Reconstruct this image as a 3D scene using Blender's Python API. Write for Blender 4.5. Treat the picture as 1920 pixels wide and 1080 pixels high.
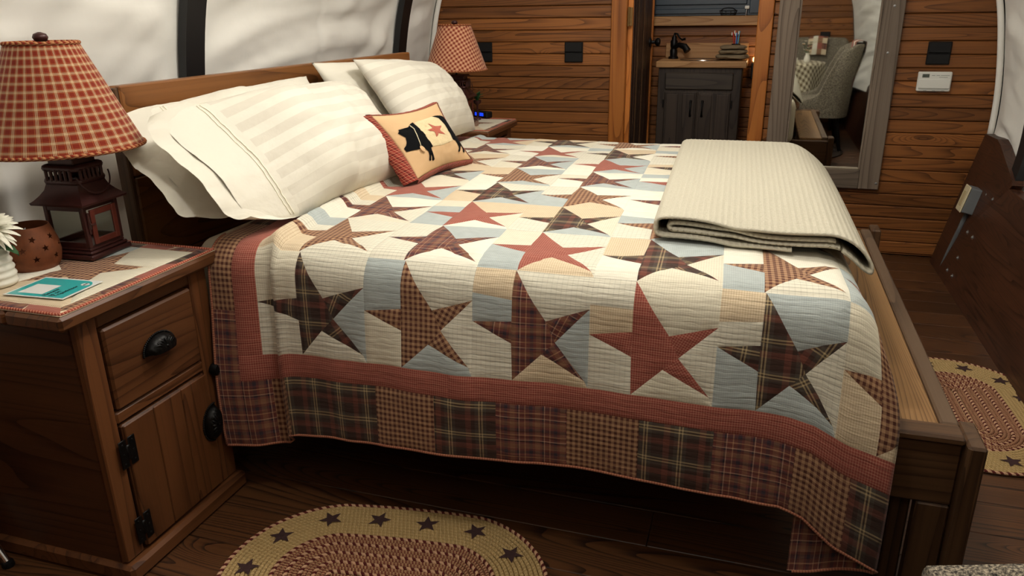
import bpy, bmesh, math, random
from mathutils import Vector, Matrix, noise
for o_ in list(bpy.data.objects): bpy.data.objects.remove(o_)
SC = bpy.context.scene; COL = SC.collection
PI = math.pi; R = math.radians
rnd = random.Random(7)

# ------------------------------------------------------------------ camera, world, lights, exposure
def set_camera():
    pi, ya, ro = R(19.85), R(17.92), R(-.82)
    cp, sp, cy, sy = math.cos(pi), math.sin(pi), math.cos(ya), math.sin(ya)
    F = Vector((-sy*cp, cy*cp, -sp)); Rt = Vector((cy, sy, 0)); U = Rt.cross(F)
    c, s = math.cos(ro), math.sin(ro)
    r = c*Rt + s*U; u = -s*Rt + c*U
    cam = bpy.data.cameras.new('camera'); o = bpy.data.objects.new('camera', cam); COL.objects.link(o)
    cam.sensor_width = 36; cam.lens = 1425/1920*36; cam.clip_start = .02
    M = Matrix((r, u, -F)).transposed().to_4x4(); M.translation = (0, 0, 1.2)
    o.matrix_world = M; SC.camera = o
set_camera()
w = bpy.data.worlds.new('night'); SC.world = w; w.use_nodes = True
w.node_tree.nodes['Background'].inputs[0].default_value = (.012, .015, .025, 1)
w.node_tree.nodes['Background'].inputs[1].default_value = .3
def area(name, loc, target, size, power, col, shape='DISK', size_y=None):
    l = bpy.data.lights.new(name, 'AREA'); l.energy = power; l.color = col; l.shape = shape; l.size = size
    if size_y: l.size_y = size_y
    o = bpy.data.objects.new(name, l); COL.objects.link(o); o.location = loc
    d = Vector(target) - Vector(loc); o.rotation_euler = d.to_track_quat('-Z', 'Y').to_euler()
    return o
def point(name, loc, power, col, radius=.05):
    l = bpy.data.lights.new(name, 'POINT'); l.energy = power; l.color = col; l.shadow_soft_size = radius
    o = bpy.data.objects.new(name, l); COL.objects.link(o); o.location = loc; return o
WARM = (1, .955, .895)
point('ceiling_lamp_light', (-.385, 2.05, 2.05), 37, WARM, .09)
point('ceiling_lamp_light', (-.30, 1.0, 2.05), 20, WARM, .09)
point('ceiling_lamp_light', (-.385, 3.35, 2.05), 10, WARM, .09)
point('front_end_light', (-.2, -.35, 2.1), 6, WARM, .10)  # point light high above the dining table, without a lamp body
point('bathroom_light', (-.35, 4.62, 1.95), 6, (1, .86, .70), .07)
point('bathroom_night_light', (-.035, 5.0, .96), .35, (1, .70, .36), .015)
SC.view_settings.view_transform = 'Standard'; SC.view_settings.look = 'None'
SC.view_settings.exposure = 0.0; SC.view_settings.gamma = 1; SC.view_settings.use_curve_mapping = False

# ------------------------------------------------------------------ materials
def lin(c):
    if isinstance(c, (int, float)): c = (c, c, c)
    return tuple((v/255/12.92 if v/255 <= .04045 else ((v/255+.055)/1.055)**2.4) for v in c) + (1,)
class NT:
    def __init__(s, name):
        s.m = bpy.data.materials.new(name); s.m.use_nodes = True; s.t = s.m.node_tree
        s.b = s.t.nodes['Principled BSDF']
    def n(s, typ, **kw):
        x = s.t.nodes.new('ShaderNode'+typ)
        for k, v in kw.items(): setattr(x, k, v)
        return x
    def l(s, a, b): s.t.links.new(a, b)
    def val(s, sock, v):
        if hasattr(v, 'is_output') or isinstance(v, bpy.types.NodeSocket): s.l(v, sock)
        else: sock.default_value = v
    def math(s, op, a, b=0.0, c=None, clamp=False):
        x = s.n('Math', operation=op, use_clamp=clamp); s.val(x.inputs[0], a); s.val(x.inputs[1], b)
        if c is not None: s.val(x.inputs[2], c)
        return x.outputs[0]
    def mix(s, f, a, b, typ='MIX'):
        x = s.n('Mix', data_type='RGBA', blend_type=typ); s.val(x.inputs[0], f); s.val(x.inputs[6], a); s.val(x.inputs[7], b)
        return x.outputs[2]
    def ramp(s, f, stops, interp='LINEAR'):
        x = s.n('ValToRGB'); cr = x.color_ramp; cr.interpolation = interp
        while len(cr.elements) < len(stops): cr.elements.new(.5)
        for e, (p, c) in zip(cr.elements, stops): e.position = p; e.color = c
        s.val(x.inputs[0], f); return x.outputs[0]
    def noise(s, vec, scale, detail=3, rough=.5, dist=0):
        x = s.n('TexNoise'); s.l(vec, x.inputs['Vector']); x.inputs['Scale'].default_value = scale
        x.inputs['Detail'].default_value = detail; x.inputs['Roughness'].default_value = rough; x.inputs['Distortion'].default_value = dist
        return x.outputs[0]
    def bump(s, h, strength, dist=.002):
        x = s.n('Bump'); x.inputs['Strength'].default_value = strength; x.inputs['Distance'].default_value = dist
        s.val(x.inputs['Height'], h); s.l(x.outputs[0], s.b.inputs['Normal'])
    def col(s, c): s.val(s.b.inputs['Base Color'], c)
    def rough(s, r): s.val(s.b.inputs['Roughness'], r)
    def uv(s):
        x = s.n('TexCoord'); sp = s.n('SeparateXYZ'); s.l(x.outputs['UV'], sp.inputs[0]); return sp.outputs[0], sp.outputs[1], x.outputs['UV']

def plain(name, c, rough=.5, metal=0, spec=.5, var=0, scale=30, bump=0):
    N = NT(name); N.rough(rough); N.b.inputs['Metallic'].default_value = metal; N.b.inputs['Specular IOR Level'].default_value = spec
    if var or bump:
        tc = N.n('TexCoord'); f = N.noise(tc.outputs['Object'], scale, 4, .6)
        a = lin(tuple(max(0, v*(1-var)) for v in c)); b = lin(tuple(min(255, v*(1+var)) for v in c))
        N.col(N.mix(f, a, b))
        if bump: N.bump(f, bump)
    else: N.col(lin(c))
    return N.m

def wood(name, dark, mid, light, axis=0, scale=1.0, rings=9, rough=.45, knots=1.0, bump=.25, tone=.35, contrast=1.0, spec=.35, streak=.5):
    """Softwood: stretched noise contours are the growth rings, voronoi cells pull them into knots; tone shifts per board."""
    N = NT(name); tc = N.n('TexCoord'); oi = N.n('ObjectInfo')
    off = N.n('CombineXYZ'); k = N.math('MULTIPLY', oi.outputs['Random'], 37.0)
    for i in range(3): N.l(k, off.inputs[i])
    add = N.n('VectorMath', operation='ADD'); N.l(tc.outputs['Object'], add.inputs[0]); N.l(off.outputs[0], add.inputs[1])
    def stretched(f, g):
        mp = N.n('VectorMath', operation='MULTIPLY'); N.l(add.outputs[0], mp.inputs[0])
        v = [g*scale]*3; v[axis] = f*scale; mp.inputs[1].default_value = v; return mp.outputs[0]
    base = N.noise(stretched(.38, 6.5), 1.0, 1.0, .4, .1)
    vo = N.n('TexVoronoi'); N.l(stretched(1.5, 5.5), vo.inputs['Vector']); vo.inputs['Scale'].default_value = 1.0; vo.inputs['Randomness'].default_value = 1
    kd = vo.outputs['Distance']
    kn = N.math('POWER', 2.718, N.math('MULTIPLY', N.math('MULTIPLY', kd, kd), -34.0))
    sel = N.n('SeparateColor'); N.l(vo.outputs['Color'], sel.inputs[0])
    kn = N.math('MULTIPLY', kn, N.math('GREATER_THAN', sel.outputs[0], 1-.45*knots))
    h = N.math('ADD', base, N.math('MULTIPLY', kn, .28))
    ring = N.math('FRACT', N.math('MULTIPLY', h, rings*2.0))
    ring = N.math('MULTIPLY', N.math('POWER', ring, 3.2), contrast, clamp=True)
    fine = N.noise(stretched(2.2, 130), 1.0, 3, .6)
    ring2 = N.math('MULTIPLY_ADD', N.math('SUBTRACT', fine, .5), .9, N.math('MULTIPLY', ring, .72), clamp=True)
    big = N.noise(stretched(.8, 3.0), 1.0, 2, .5)
    c = N.ramp(ring2, [(0, lin(light)), (.5, lin(mid)), (1, lin(dark))])
    c = N.mix(N.math('MULTIPLY', N.math('GREATER_THAN', kn, .55), .55), c, lin(dark))
    st = N.math('MULTIPLY', N.math('SUBTRACT', N.noise(stretched(3.0, 14), 1.0, 3, .6), .60), 5.0, clamp=True)
    c = N.mix(N.math('MULTIPLY', st, .55*streak), c, lin(dark))
    t = N.math('ADD', N.math('MULTIPLY', N.math('SUBTRACT', oi.outputs['Random'], .5), 2*tone), N.math('MULTIPLY', N.math('SUBTRACT', big, .5), 1.1))
    hs = N.n('HueSaturation'); N.l(c, hs.inputs['Color']); N.l(N.math('ADD', 1.0, t), hs.inputs['Value'])
    N.col(hs.outputs[0]); N.rough(rough); N.b.inputs['Specular IOR Level'].default_value = spec
    if bump: N.bump(ring2, -bump, .0012)
    return N.m

def fabric_finish(N, quilted=0, weave=.12, crink=0):
    u, v, uv = N.uv()
    N.rough(.9); N.b.inputs['Specular IOR Level'].default_value = .12
    N.b.inputs['Sheen Weight'].default_value = .12; N.b.inputs['Sheen Roughness'].default_value = .5
    h = None
    if quilted:      # lines of running stitch about 13 mm apart with puckers between
        tc = N.n('TexCoord'); at = N.n('Attribute', attribute_name='flat')
        sp = N.n('SeparateXYZ'); N.l(at.outputs['Vector'], sp.inputs[0])
        mp = N.n('VectorMath', operation='MULTIPLY'); N.l(at.outputs['Vector'], mp.inputs[0]); mp.inputs[1].default_value = (11, 62, 1)
        n1 = N.noise(mp.outputs[0], 1.0, 3, .6, .4)
        mp2 = N.n('VectorMath', operation='MULTIPLY'); N.l(at.outputs['Vector'], mp2.inputs[0]); mp2.inputs[1].default_value = (16, 30, 1)
        n2 = N.noise(mp2.outputs[0], 1.0, 3, .6)
        ph = N.math('MULTIPLY_ADD', n2, 9.0, N.math('MULTIPLY', sp.outputs[1], 2*PI/.0135))
        ln = N.math('ABSOLUTE', N.math('SINE', N.math('MULTIPLY', ph, .5)))
        ln = N.math('POWER', ln, .4)
        h = N.math('ADD', N.math('MULTIPLY', ln, .26), n1)
        N.bump(h, quilted, .0042)
    elif crink:
        n1 = N.noise(uv, crink, 4, .55, .3); N.bump(n1, .35, .004)
    return N

def stripes(N, t, period, stops):
    f = N.math('FRACT', N.math('DIVIDE', t, period))
    return N.ramp(f, [(p, lin(c)) for p, c in stops], 'CONSTANT')
def plaid(name, period, su, sv=None, quilted=0, crink=0, worn=.06, pv=None):
    N = NT(name); u, v, uv = N.uv()
    a = stripes(N, u, period, su); b = stripes(N, v, pv or period, sv or su)
    c = N.mix(.5, a, b)
    n = N.noise(uv, 40, 3, .6)
    hs = N.n('HueSaturation'); N.l(c, hs.inputs['Color']); N.l(N.math('MULTIPLY_ADD', N.math('SUBTRACT', n, .5), worn*6, 1.0), hs.inputs['Value'])
    N.col(hs.outputs[0]); fabric_finish(N, quilted, crink=crink); return N.m
Q = .62
CR = (228, 219, 192)
FAB = dict(
 white=plaid('white_cotton', .004, [(0, (228, 224, 208)), (.5, (221, 216, 198))], quilted=Q, worn=.03),
 cream=plaid('cream_weave', .0052, [(0, (219, 212, 191)), (.72, (197, 189, 167))], quilted=Q, worn=.03),
 linen=plaid('cream_pinstripe', .011, [(0, (218, 213, 195)), (.9, (186, 181, 163))], [(0, (218, 213, 195)), (.8, (148, 144, 130))], quilted=Q, worn=.03),
 blue=plaid('blue_grey_chambray', .0043, [(0, (176, 183, 180)), (.6, (160, 168, 166))], [(0, (180, 187, 183)), (.7, (144, 153, 154))], quilted=Q, worn=.05),
 beige=plaid('beige_pin_check', .005, [(0, (216, 198, 168)), (.62, (186, 164, 134))], quilted=Q, worn=.03),
 rust=plaid('rust_pin_check', .0052, [(0, (138, 66, 56)), (.62, (176, 120, 102))], quilted=Q*.8),
 check=plaid('brown_gingham', .0125, [(0, (86, 50, 40)), (.5, (172, 134, 102))], quilted=Q*.8),
 dark=plaid('dark_brown_plaid', .074, [(0, (62, 44, 37)), (.22, (112, 66, 54)), (.40, (62, 44, 37)), (.52, (78, 70, 62)), (.64, (178, 158, 120)), (.68, (70, 56, 46)), (.73, (178, 158, 120)), (.77, (78, 70, 62)), (.88, (62, 44, 37))], quilted=Q*.8),
 wine=plaid('wine_plaid', .056, [(0, (108, 60, 52)), (.16, (178, 136, 104)), (.20, (104, 62, 56)), (.34, (58, 48, 56)), (.48, (108, 60, 52)), (.58, (136, 98, 74)), (.78, (112, 66, 60)), (.86, (54, 42, 50)), (.93, (186, 152, 130)), (.97, (108, 60, 52))], quilted=Q*.8),
 tan=plaid('binding_check', .006, [(0, (120, 60, 44)), (.5, (178, 124, 96))], worn=.04),
)
ORD = ['dark', 'check', 'wine', 'rust']
M_plank = wood('stained_pine_plank', (42, 22, 10), (102, 61, 29), (130, 81, 40), 0, 1.0, 17, .42, .9, .35, .24, 1.0, streak=1.0)
M_floor = wood('dark_floor_board', (18, 11, 8), (52, 32, 20), (84, 53, 30), 0, .8, 30, .36, .6, .4, .2, 1.1)
M_trim = wood('orange_pine_trim', (92, 46, 14), (158, 92, 36), (176, 108, 48), 2, 1.0, 6, .42, .7, .2, .12)
M_bedx = wood('bed_wood_x', (30, 19, 12), (66, 45, 28), (84, 59, 38), 0, 1.0, 7, .4, .5, .2, .15)
M_bedy = wood('bed_wood_y', (60, 33, 14), (110, 68, 33), (128, 82, 42), 1, 1.0, 7, .4, 1.0, .2, .12)
M_railtop = wood('grey_brown_rail', (48, 34, 24), (84, 64, 46), (100, 78, 58), 1, 1.0, 6, .5, .3, .2, .1)
M_bedz = wood('bed_wood_z', (30, 19, 12), (66, 45, 28), (82, 58, 38), 2, 1.0, 7, .4, .5, .2, .15)
M_ledge = wood('natural_pine_ledge', (62, 42, 23), (120, 87, 51), (138, 103, 63), 1, 1.0, 36, .6, .6, .4, .05, 1.3)
M_nsx = wood('nightstand_wood_x', (28, 14, 8), (62, 36, 20), (78, 47, 27), 0, 1.3, 7, .38, .8, .2, .2)
M_nsy = wood('nightstand_wood_y', (36, 18, 9), (78, 46, 25), (97, 60, 34), 1, 1.3, 6, .38, .8, .2, .2)
M_nsz = wood('nightstand_wood_z', (34, 17, 9), (74, 43, 24), (92, 56, 31), 2, 1.3, 6, .38, .8, .2, .2)
M_side = wood('dark_sideboard', (18, 10, 7), (50, 28, 18), (70, 41, 26), 1, 2.2, 10, .42, .3, .35, .1, 1.1)
M_barn = wood('weathered_grey_z', (58, 48, 40), (98, 84, 71), (116, 102, 88), 2, 1.0, 8, .7, .5, .3, .08)
M_barnx = wood('weathered_grey_x', (54, 45, 38), (90, 78, 66), (108, 94, 80), 0, 1.0, 8, .7, .5, .3, .08)
M_doorw = wood('dark_door_wood', (20, 11, 8), (42, 26, 18), (56, 36, 25), 2, 1.0, 7, .45, .3, .2, .1)
M_van = wood('espresso_vanity', (24, 19, 16), (48, 39, 33), (60, 50, 42), 2, 1.2, 8, .45, .3, .2, .1)
M_vanx = wood('espresso_vanity_x', (26, 22, 19), (52, 45, 39), (64, 56, 48), 0, 1.2, 8, .45, .3, .2, .1)
M_counter = wood('oak_counter', (96, 62, 34), (158, 114, 70), (178, 136, 90), 0, 1.0, 8, .4, .4, .2, .1)
M_black = plain('black_metal', (18, 17, 17), .42, .6)
M_hoop = plain('black_hoop', (12, 13, 15), .5)
M_blackp = plain('black_plastic', (11, 11, 12), .55, spec=.3)
M_iron = plain('cast_iron', (20, 19, 18), .4, .7, var=.3, scale=200, bump=.2)
M_darkvoid = plain('dark_gap', (10, 8, 7), .9)
M_brass = plain('aged_brass', (120, 92, 54), .4, .8)
M_chrome = plain('chrome', (200, 200, 202), .15, 1)
M_steel = plain('galvanised_steel', (150, 150, 148), .45, .8)
M_sink = plain('stainless', (190, 190, 188), .18, 1)
M_white = plain('white_plastic', (214, 214, 206), .4)
M_offw = plain('cream_plate', (206, 194, 160), .45)
M_greyb = plain('grey_box', (112, 116, 118), .5)
M_greypipe = plain('grey_conduit', (92, 96, 98), .5)
M_lcd = plain('grey_lcd', (86, 94, 84), .3)
M_inkgrey = plain('grey_print', (120, 126, 120), .6)
M_slate = plain('slate_mirror_reflection', (46, 58, 68), .35)  # dark reflection of the washroom mirror, put into the colour
M_ceram = plain('white_ceramic', (226, 222, 208), .25, var=.03)
M_leaf = plain('leaf_green', (44, 84, 46), .5, var=.25, scale=60)
M_petal = plain('white_petal', (238, 235, 218), .6)
M_lampred = plain('oxblood_metal', (62, 30, 27), .36, .25, var=.2, scale=90)
M_lampdoor = plain('oxblood_door', (98, 44, 33), .36, .2, var=.15, scale=90)
M_rustm = plain('rusty_metal', (112, 62, 34), .6, .35, var=.28, scale=45, bump=.15)
M_teal = plain('teal_print', (46, 168, 168), .28)
M_card = plain('white_card', (224, 226, 222), .28)
M_ink = plain('black_print', (14, 14, 15), .5)
M_felt = plain('black_felt', (16, 17, 19), .95, spec=.1, var=.2, scale=300, bump=.3)
M_tan = plain('tan_cotton', (212, 176, 134), .92, spec=.1, var=.03, scale=400, bump=.08)
M_bandc = plaid('cream_stripe_patch', .006, [(0, (226, 206, 164)), (1, (226, 206, 164))], [(0, (226, 206, 164)), (.6, (200, 178, 138))])
M_string = plain('cream_string', (226, 214, 182), .8)
M_stitch = plain('cream_thread', (242, 236, 216), .7)
M_towel = plain('taupe_towel', (122, 108, 86), .95, spec=.1, var=.15, scale=260, bump=.5)
M_tweed = NT('grey_tweed')
def mk_tweed():
    N = M_tweed; tc = N.n('TexCoord')
    a = N.noise(tc.outputs['Object'], 210, 2, .7)
    b = N.noise(tc.outputs['Object'], 420, 2, .6)
    c = N.ramp(a, [(.32, lin((44, 42, 41))), (.48, lin((104, 97, 86))), (.68, lin((178, 166, 144)))])
    N.col(c); N.rough(.95); N.b.inputs['Specular IOR Level'].default_value = .1
    N.bump(N.math('ADD', a, b), .6, .003); return N.m
M_tweed = mk_tweed()
def mk_glass(name, tint=(1, 1, 1), rough=0.0):
    N = NT(name); t = N.n('BsdfTransparent'); g = N.n('BsdfGlossy'); g.inputs['Roughness'].default_value = .03
    t.inputs[0].default_value = (*tint, 1)
    lw = N.n('LayerWeight'); lw.inputs[0].default_value = .5
    fr = N.math('MULTIPLY_ADD', N.math('POWER', lw.outputs['Facing'], 4.0), .6, .045)
    mx = N.n('MixShader'); N.l(fr, mx.inputs[0]); N.l(t.outputs[0], mx.inputs[1]); N.l(g.outputs[0], mx.inputs[2])
    N.l(mx.outputs[0], N.t.nodes['Material Output'].inputs[0]); return N.m
M_glass = mk_glass('clear_pane', (.93, .95, .93))
M_mirror = plain('silvered_glass', (225, 228, 224), .02, 1)
def mk_emit(name, c, s):
    N = NT(name); N.b.inputs['Emission Color'].default_value = lin(c); N.b.inputs['Emission Strength'].default_value = s; N.col(lin((5, 5, 10))); return N.m
M_blueled = mk_emit('blue_display', (20, 60, 255), 1.5)
def mk_canvas(name, c):
    N = NT(name); tc = N.n('TexCoord'); n = N.noise(tc.outputs['Object'], 500, 2, .6); n2 = N.noise(tc.outputs['Object'], 6, 4, .6)
    N.col(N.mix(n2, lin(tuple(v*.95 for v in c)), lin(c))); N.rough(.85); N.b.inputs['Specular IOR Level'].default_value = .15
    N.bump(n2, .25, .01); return N.m
M_canvas = mk_canvas('white_canvas', (236, 234, 226))
def mk_pillow(striped, k=''):
    N = NT('sateen_pillow'+k); u, v, uv = N.uv()
    base = lin((222, 217, 202))
    if striped:
        f = N.math('FRACT', N.math('DIVIDE', v, .052)); m = N.math('MULTIPLY', N.math('LESS_THAN', f, .5), N.n('Value').outputs[0] if False else N.math('GREATER_THAN', u, (.155 if k == '' else -1.0)))
        c = N.mix(m, base, lin((211, 205, 190))); N.rough(N.math('MULTIPLY_ADD', m, .18, .5))
    else: c = base; N.rough(.55)
    N.val(N.b.inputs['Base Color'], c); N.b.inputs['Specular IOR Level'].default_value = .2; N.b.inputs['Sheen Weight'].default_value = .05
    n = N.noise(uv, 11, 4, .55, .15); N.bump(n, .45, .012); return N.m
M_pil = mk_pillow(True); M_pils = mk_pillow(True, '_striped'); M_pilp = mk_pillow(False, '_plain')
def mk_waffle():
    N = NT('waffle_cotton'); tc = N.n('TexCoord'); n = N.noise(tc.outputs['Object'], 300, 2, .6)
    N.col(N.mix(n, lin((172, 166, 148)), lin((198, 192, 174)))); N.rough(.95); N.b.inputs['Specular IOR Level'].default_value = .1
    N.bump(n, .25, .001); return N.m
M_waffle = mk_waffle()
LAMPST = [(0, (124, 42, 27)), (.42, (186, 120, 70)), (.46, (124, 42, 27)), (.54, (216, 194, 152)), (.60, (130, 56, 38)), (.64, (216, 194, 152)), (.70, (108, 40, 27)), (.74, (216, 194, 152)), (.80, (124, 42, 27)), (.88, (186, 120, 70)), (.92, (124, 42, 27))]
M_shade = plaid('rust_cream_plaid', .0150, LAMPST, worn=.05, pv=.0172)
M_shade2 = plaid('rust_cream_gingham', .0175, [(0, (128, 50, 36)), (.5, (212, 160, 124))], worn=.03)
M_flange = plaid('red_plaid_flange', .015, [(0, (140, 48, 40)), (.3, (196, 150, 120)), (.38, (140, 48, 40)), (.6, (60, 36, 32)), (.75, (140, 48, 40)), (.85, (196, 150, 120)), (.92, (140, 48, 40))], crink=60)
M_gingcloth = plaid('taupe_gingham_cloth', .048, [(0, (104, 90, 66)), (.5, (214, 204, 178))])
M_redstar = plaid('red_star_patch', .006, [(0, (168, 70, 56)), (.6, (200, 130, 108))])
def mk_braid(name, c1, c2, length=.016, f=.5, jit=.5):
    """One braided strand: UV.x runs along it in metres, UV.y around it."""
    N = NT(name); u, v, uv = N.uv()
    t = N.math('FRACT', N.math('ADD', N.math('DIVIDE', u, length), N.math('MULTIPLY', v, 1.0)))
    n = N.noise(uv, 250, 2, .6); n3 = N.noise(uv, 37, 2, .6)
    c = N.mix(N.math('LESS_THAN', N.math('MULTIPLY_ADD', N.math('SUBTRACT', n3, .5), jit, t), f), lin(c1), lin(c2))
    hs = N.n('HueSaturation'); N.l(c, hs.inputs['Color']); N.l(N.math('MULTIPLY_ADD', n, .5, .75), hs.inputs['Value'])
    N.col(hs.outputs[0]); N.rough(.95); N.b.inputs['Specular IOR Level'].default_value = .1
    N.bump(N.math('ABSOLUTE', N.math('SINE', N.math('MULTIPLY', t, 2*PI))), .8, .002); return N.m
M_braidc = mk_braid('cream_jute_braid', (186, 158, 110), (172, 144, 96), .010)
M_braidr = mk_braid('burgundy_jute_braid', (118, 62, 52), (178, 140, 104), .008, .5, 2.4)
M_braide = mk_braid('edge_jute_braid', (86, 38, 34), (190, 150, 118), .019, .55, .4)
M_braidd = mk_braid('dark_jute_braid', (26, 24, 24), (96, 78, 66), .019, .3)
M_coral = mk_braid('coral_braid', (170, 84, 66), (216, 142, 116), .007, .5)
M_starp = plain('dark_star_print', (60, 43, 42), .95, spec=.1, var=.2, scale=200, bump=.3)

# ------------------------------------------------------------------ mesh helpers
class MB:
    def __init__(s): s.v = []; s.f = []; s.uv = []; s.mi = []; s.at = None
    def add(s, vs, fs, uvs=None, mi=0):
        b = len(s.v); s.v += [tuple(p) for p in vs]
        for f in fs:
            s.f.append([b+i for i in f]); s.mi.append(mi)
            s.uv.append([uvs[i] for i in f] if uvs else None)
        return s
    def box(s, lo, hi, bev=.003, M=None, mi=0):
        lo, hi = [min(a, b) for a, b in zip(lo, hi)], [max(a, b) for a, b in zip(lo, hi)]
        bev = min([bev]+[(h-l)*.45 for l, h in zip(lo, hi)])
        vs = []; idx = {}
        for sx in (0, 1):
            for sy in (0, 1):
                for sz in (0, 1):
                    c = [(lo, hi)[t][i] for i, t in enumerate((sx, sy, sz))]
                    for ax in range(3):
                        p = list(c)
                        for k in range(3):
                            if k != ax: p[k] += bev if (sx, sy, sz)[k] == 0 else -bev
                        idx[(sx, sy, sz, ax)] = len(vs); vs.append(p)
        fs = []
        def key(c, ax): return idx[(*c, ax)]
        for ax in range(3):
            a, b = [k for k in range(3) if k != ax]
            for sd in (0, 1):
                q = []
                for ta, tb in ((0, 0), (1, 0), (1, 1), (0, 1)):
                    c = [0, 0, 0]; c[ax] = sd; c[a] = ta; c[b] = tb; q.append(key(c, ax))
                fs.append(q)
            for ta in (0, 1):
                for tb in (0, 1):
                    c0 = [0, 0, 0]; c0[a] = ta; c0[b] = tb; c1 = list(c0); c1[ax] = 1
                    fs.append([key(c0, a), key(c1, a), key(c1, b), key(c0, b)])
        for sx in (0, 1):
            for sy in (0, 1):
                for sz in (0, 1): fs.append([idx[(sx, sy, sz, ax)] for ax in range(3)])
        if M is not None: vs = [M @ Vector(p) for p in vs]
        return s.add(vs, fs, None, mi)
    def lathe(s, prof, c=(0, 0, 0), n=32, M=None, cap=True, mi=0, uvscale=None):
        vs = []; fs = []; uvs = []
        L = 0; ls = [0]
        for (r0, z0), (r1, z1) in zip(prof, prof[1:]): L += math.hypot(r1-r0, z1-z0); ls.append(L)
        for j, (r, z) in enumerate(prof):
            for i in range(n+1):
                a = 2*PI*i/n; p = Vector((r*math.cos(a), r*math.sin(a), z))
                vs.append((M @ p if M else p) + Vector(c)); uvs.append((i/n*(uvscale or 1), ls[j]))
        for j in range(len(prof)-1):
            for i in range(n):
                k = j*(n+1)+i; fs.append((k, k+1, k+n+2, k+n+1))
        if cap:
            fs.append(tuple(range(n-1, -1, -1))); b = (len(prof)-1)*(n+1); fs.append(tuple(range(b, b+n)))
        return s.add(vs, fs, uvs, mi)
    def tube(s, pts, r, n=8, closed=False, mi=0, flat=None, cap=True):
        pts = [Vector(p) for p in pts]; m = len(pts); vs = []; fs = []; uvs = []
        rr = r if isinstance(r, (list, tuple)) else [r]*m
        L = 0; up = None
        for i, p in enumerate(pts):
            a = pts[(i-1) % m] if (closed or i) else p; b = pts[(i+1) % m] if (closed or i < m-1) else p
            t = (b-a).normalized()
            if up is None: up = Vector((0, 0, 1)) if abs(t.z) < .9 else Vector((1, 0, 0))
            sd = t.cross(up).normalized(); u2 = sd.cross(t).normalized()
            if not closed or flat is None: up = u2
            if flat is not None: sd = t.cross(Vector((0, 0, 1))).normalized(); u2 = Vector((0, 0, 1))
            if i: L += (p-pts[i-1]).length
            for k in range(n):
                an = 2*PI*k/n; vs.append(p + sd*math.cos(an)*rr[i] + u2*math.sin(an)*rr[i]*(flat if flat else 1)); uvs.append((L, k/n))
        if closed:
            L += (pts[0]-pts[-1]).length
            for k in range(n): vs.append(vs[k]); uvs.append((L, k/n))
        for i in range(m if closed else m-1):
            for k in range(n):
                a = i*n+k; b = i*n+(k+1) % n; c = (i+1)*n+(k+1) % n; d = (i+1)*n+k
                fs.append((a, b, c, d))
        if not closed and cap: fs.append(tuple(range(n-1, -1, -1))); fs.append(tuple(range((m-1)*n, m*n)))
        return s.add(vs, fs, uvs, mi)
    def prism(s, poly, M, depth, mi=0, bev=0):
        """poly in the local xy plane, extruded along local z by depth, placed by matrix M."""
        n = len(poly); vs = [M @ Vector((x, y, 0)) for x, y in poly] + [M @ Vector((x, y, depth)) for x, y in poly]
        fs = [tuple(range(n-1, -1, -1)), tuple(range(n, 2*n))] + [(i, (i+1) % n, n+(i+1) % n, n+i) for i in range(n)]
        return s.add(vs, fs, None, mi)
    def grid(s, nu, nv, P, closed_u=False, mi=0, uvf=None):
        vs = []; uvs = []
        for j in range(nv+1):
            for i in range(nu+1):
                vs.append(P(i/nu, j/nv)); uvs.append(uvf(i/nu, j/nv) if uvf else (i/nu, j/nv))
        fs = [(j*(nu+1)+i, j*(nu+1)+i+1, (j+1)*(nu+1)+i+1, (j+1)*(nu+1)+i) for j in range(nv) for i in range(nu)]
        return s.add(vs, fs, uvs, mi)
def clean(me, merge=1e-5):
    bm = bmesh.new(); bm.from_mesh(me); bmesh.ops.remove_doubles(bm, verts=bm.verts, dist=merge)
    bmesh.ops.recalc_face_normals(bm, faces=bm.faces); bm.to_mesh(me); bm.free()
def obj(name, mb, mat, parent=None, smooth=None, world=True, fix=True, merge=1e-5):
    me = bpy.data.meshes.new(name)
    off = Vector((0, 0, 0))
    if parent is not None and world:
        p = parent
        while p is not None: off += Vector(p.location); p = p.parent
    me.from_pydata([Vector(v)-off for v in mb.v], [], mb.f)
    if any(mb.uv):
        ul = me.uv_layers.new(name='UVMap'); k = 0
        for pu, f in zip(mb.uv, mb.f):
            for i in range(len(f)):
                ul.data[k].uv = pu[i] if pu else (0, 0); k += 1
    for m in (mat if isinstance(mat, (list, tuple)) else [mat]): me.materials.append(m)
    me.polygons.foreach_set('material_index', mb.mi)
    if mb.at is not None:
        a = me.attributes.new('flat', 'FLOAT_VECTOR', 'POINT'); a.data.foreach_set('vector', [c for p in mb.at for c in p])
    if fix: clean(me, merge)
    if smooth is not None:
        me.polygons.foreach_set('use_smooth', [True]*len(me.polygons))
        if smooth < 180: me.set_sharp_from_angle(angle=R(smooth))
    o = bpy.data.objects.new(name, me); COL.objects.link(o); o.parent = parent; return o
def tag(o, label=None, cat=None, group=None, kind=None):
    if label: o['label'] = label
    if cat: o['category'] = cat
    if group: o['group'] = group
    if kind: o['kind'] = kind
    return o
def thing(name, label, cat, loc=(0, 0, 0), group=None):
    o = bpy.data.objects.new(name, None); COL.objects.link(o); o.location = loc; o.empty_display_size = .1
    return tag(o, label, cat, group)
def struct(name, mb, mat, smooth=None):
    o = obj(name, mb, mat, None, smooth); o['kind'] = 'structure'; return o
def box(name, lo, hi, mat, parent=None, bev=.003, M=None): return obj(name, MB().box(lo, hi, bev, M), mat, parent)
def copy_tree(o, parent=None):
    c = o.copy(); COL.objects.link(c); c.parent = parent
    for ch in list(o.children): copy_tree(ch, c)
    return c
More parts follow.
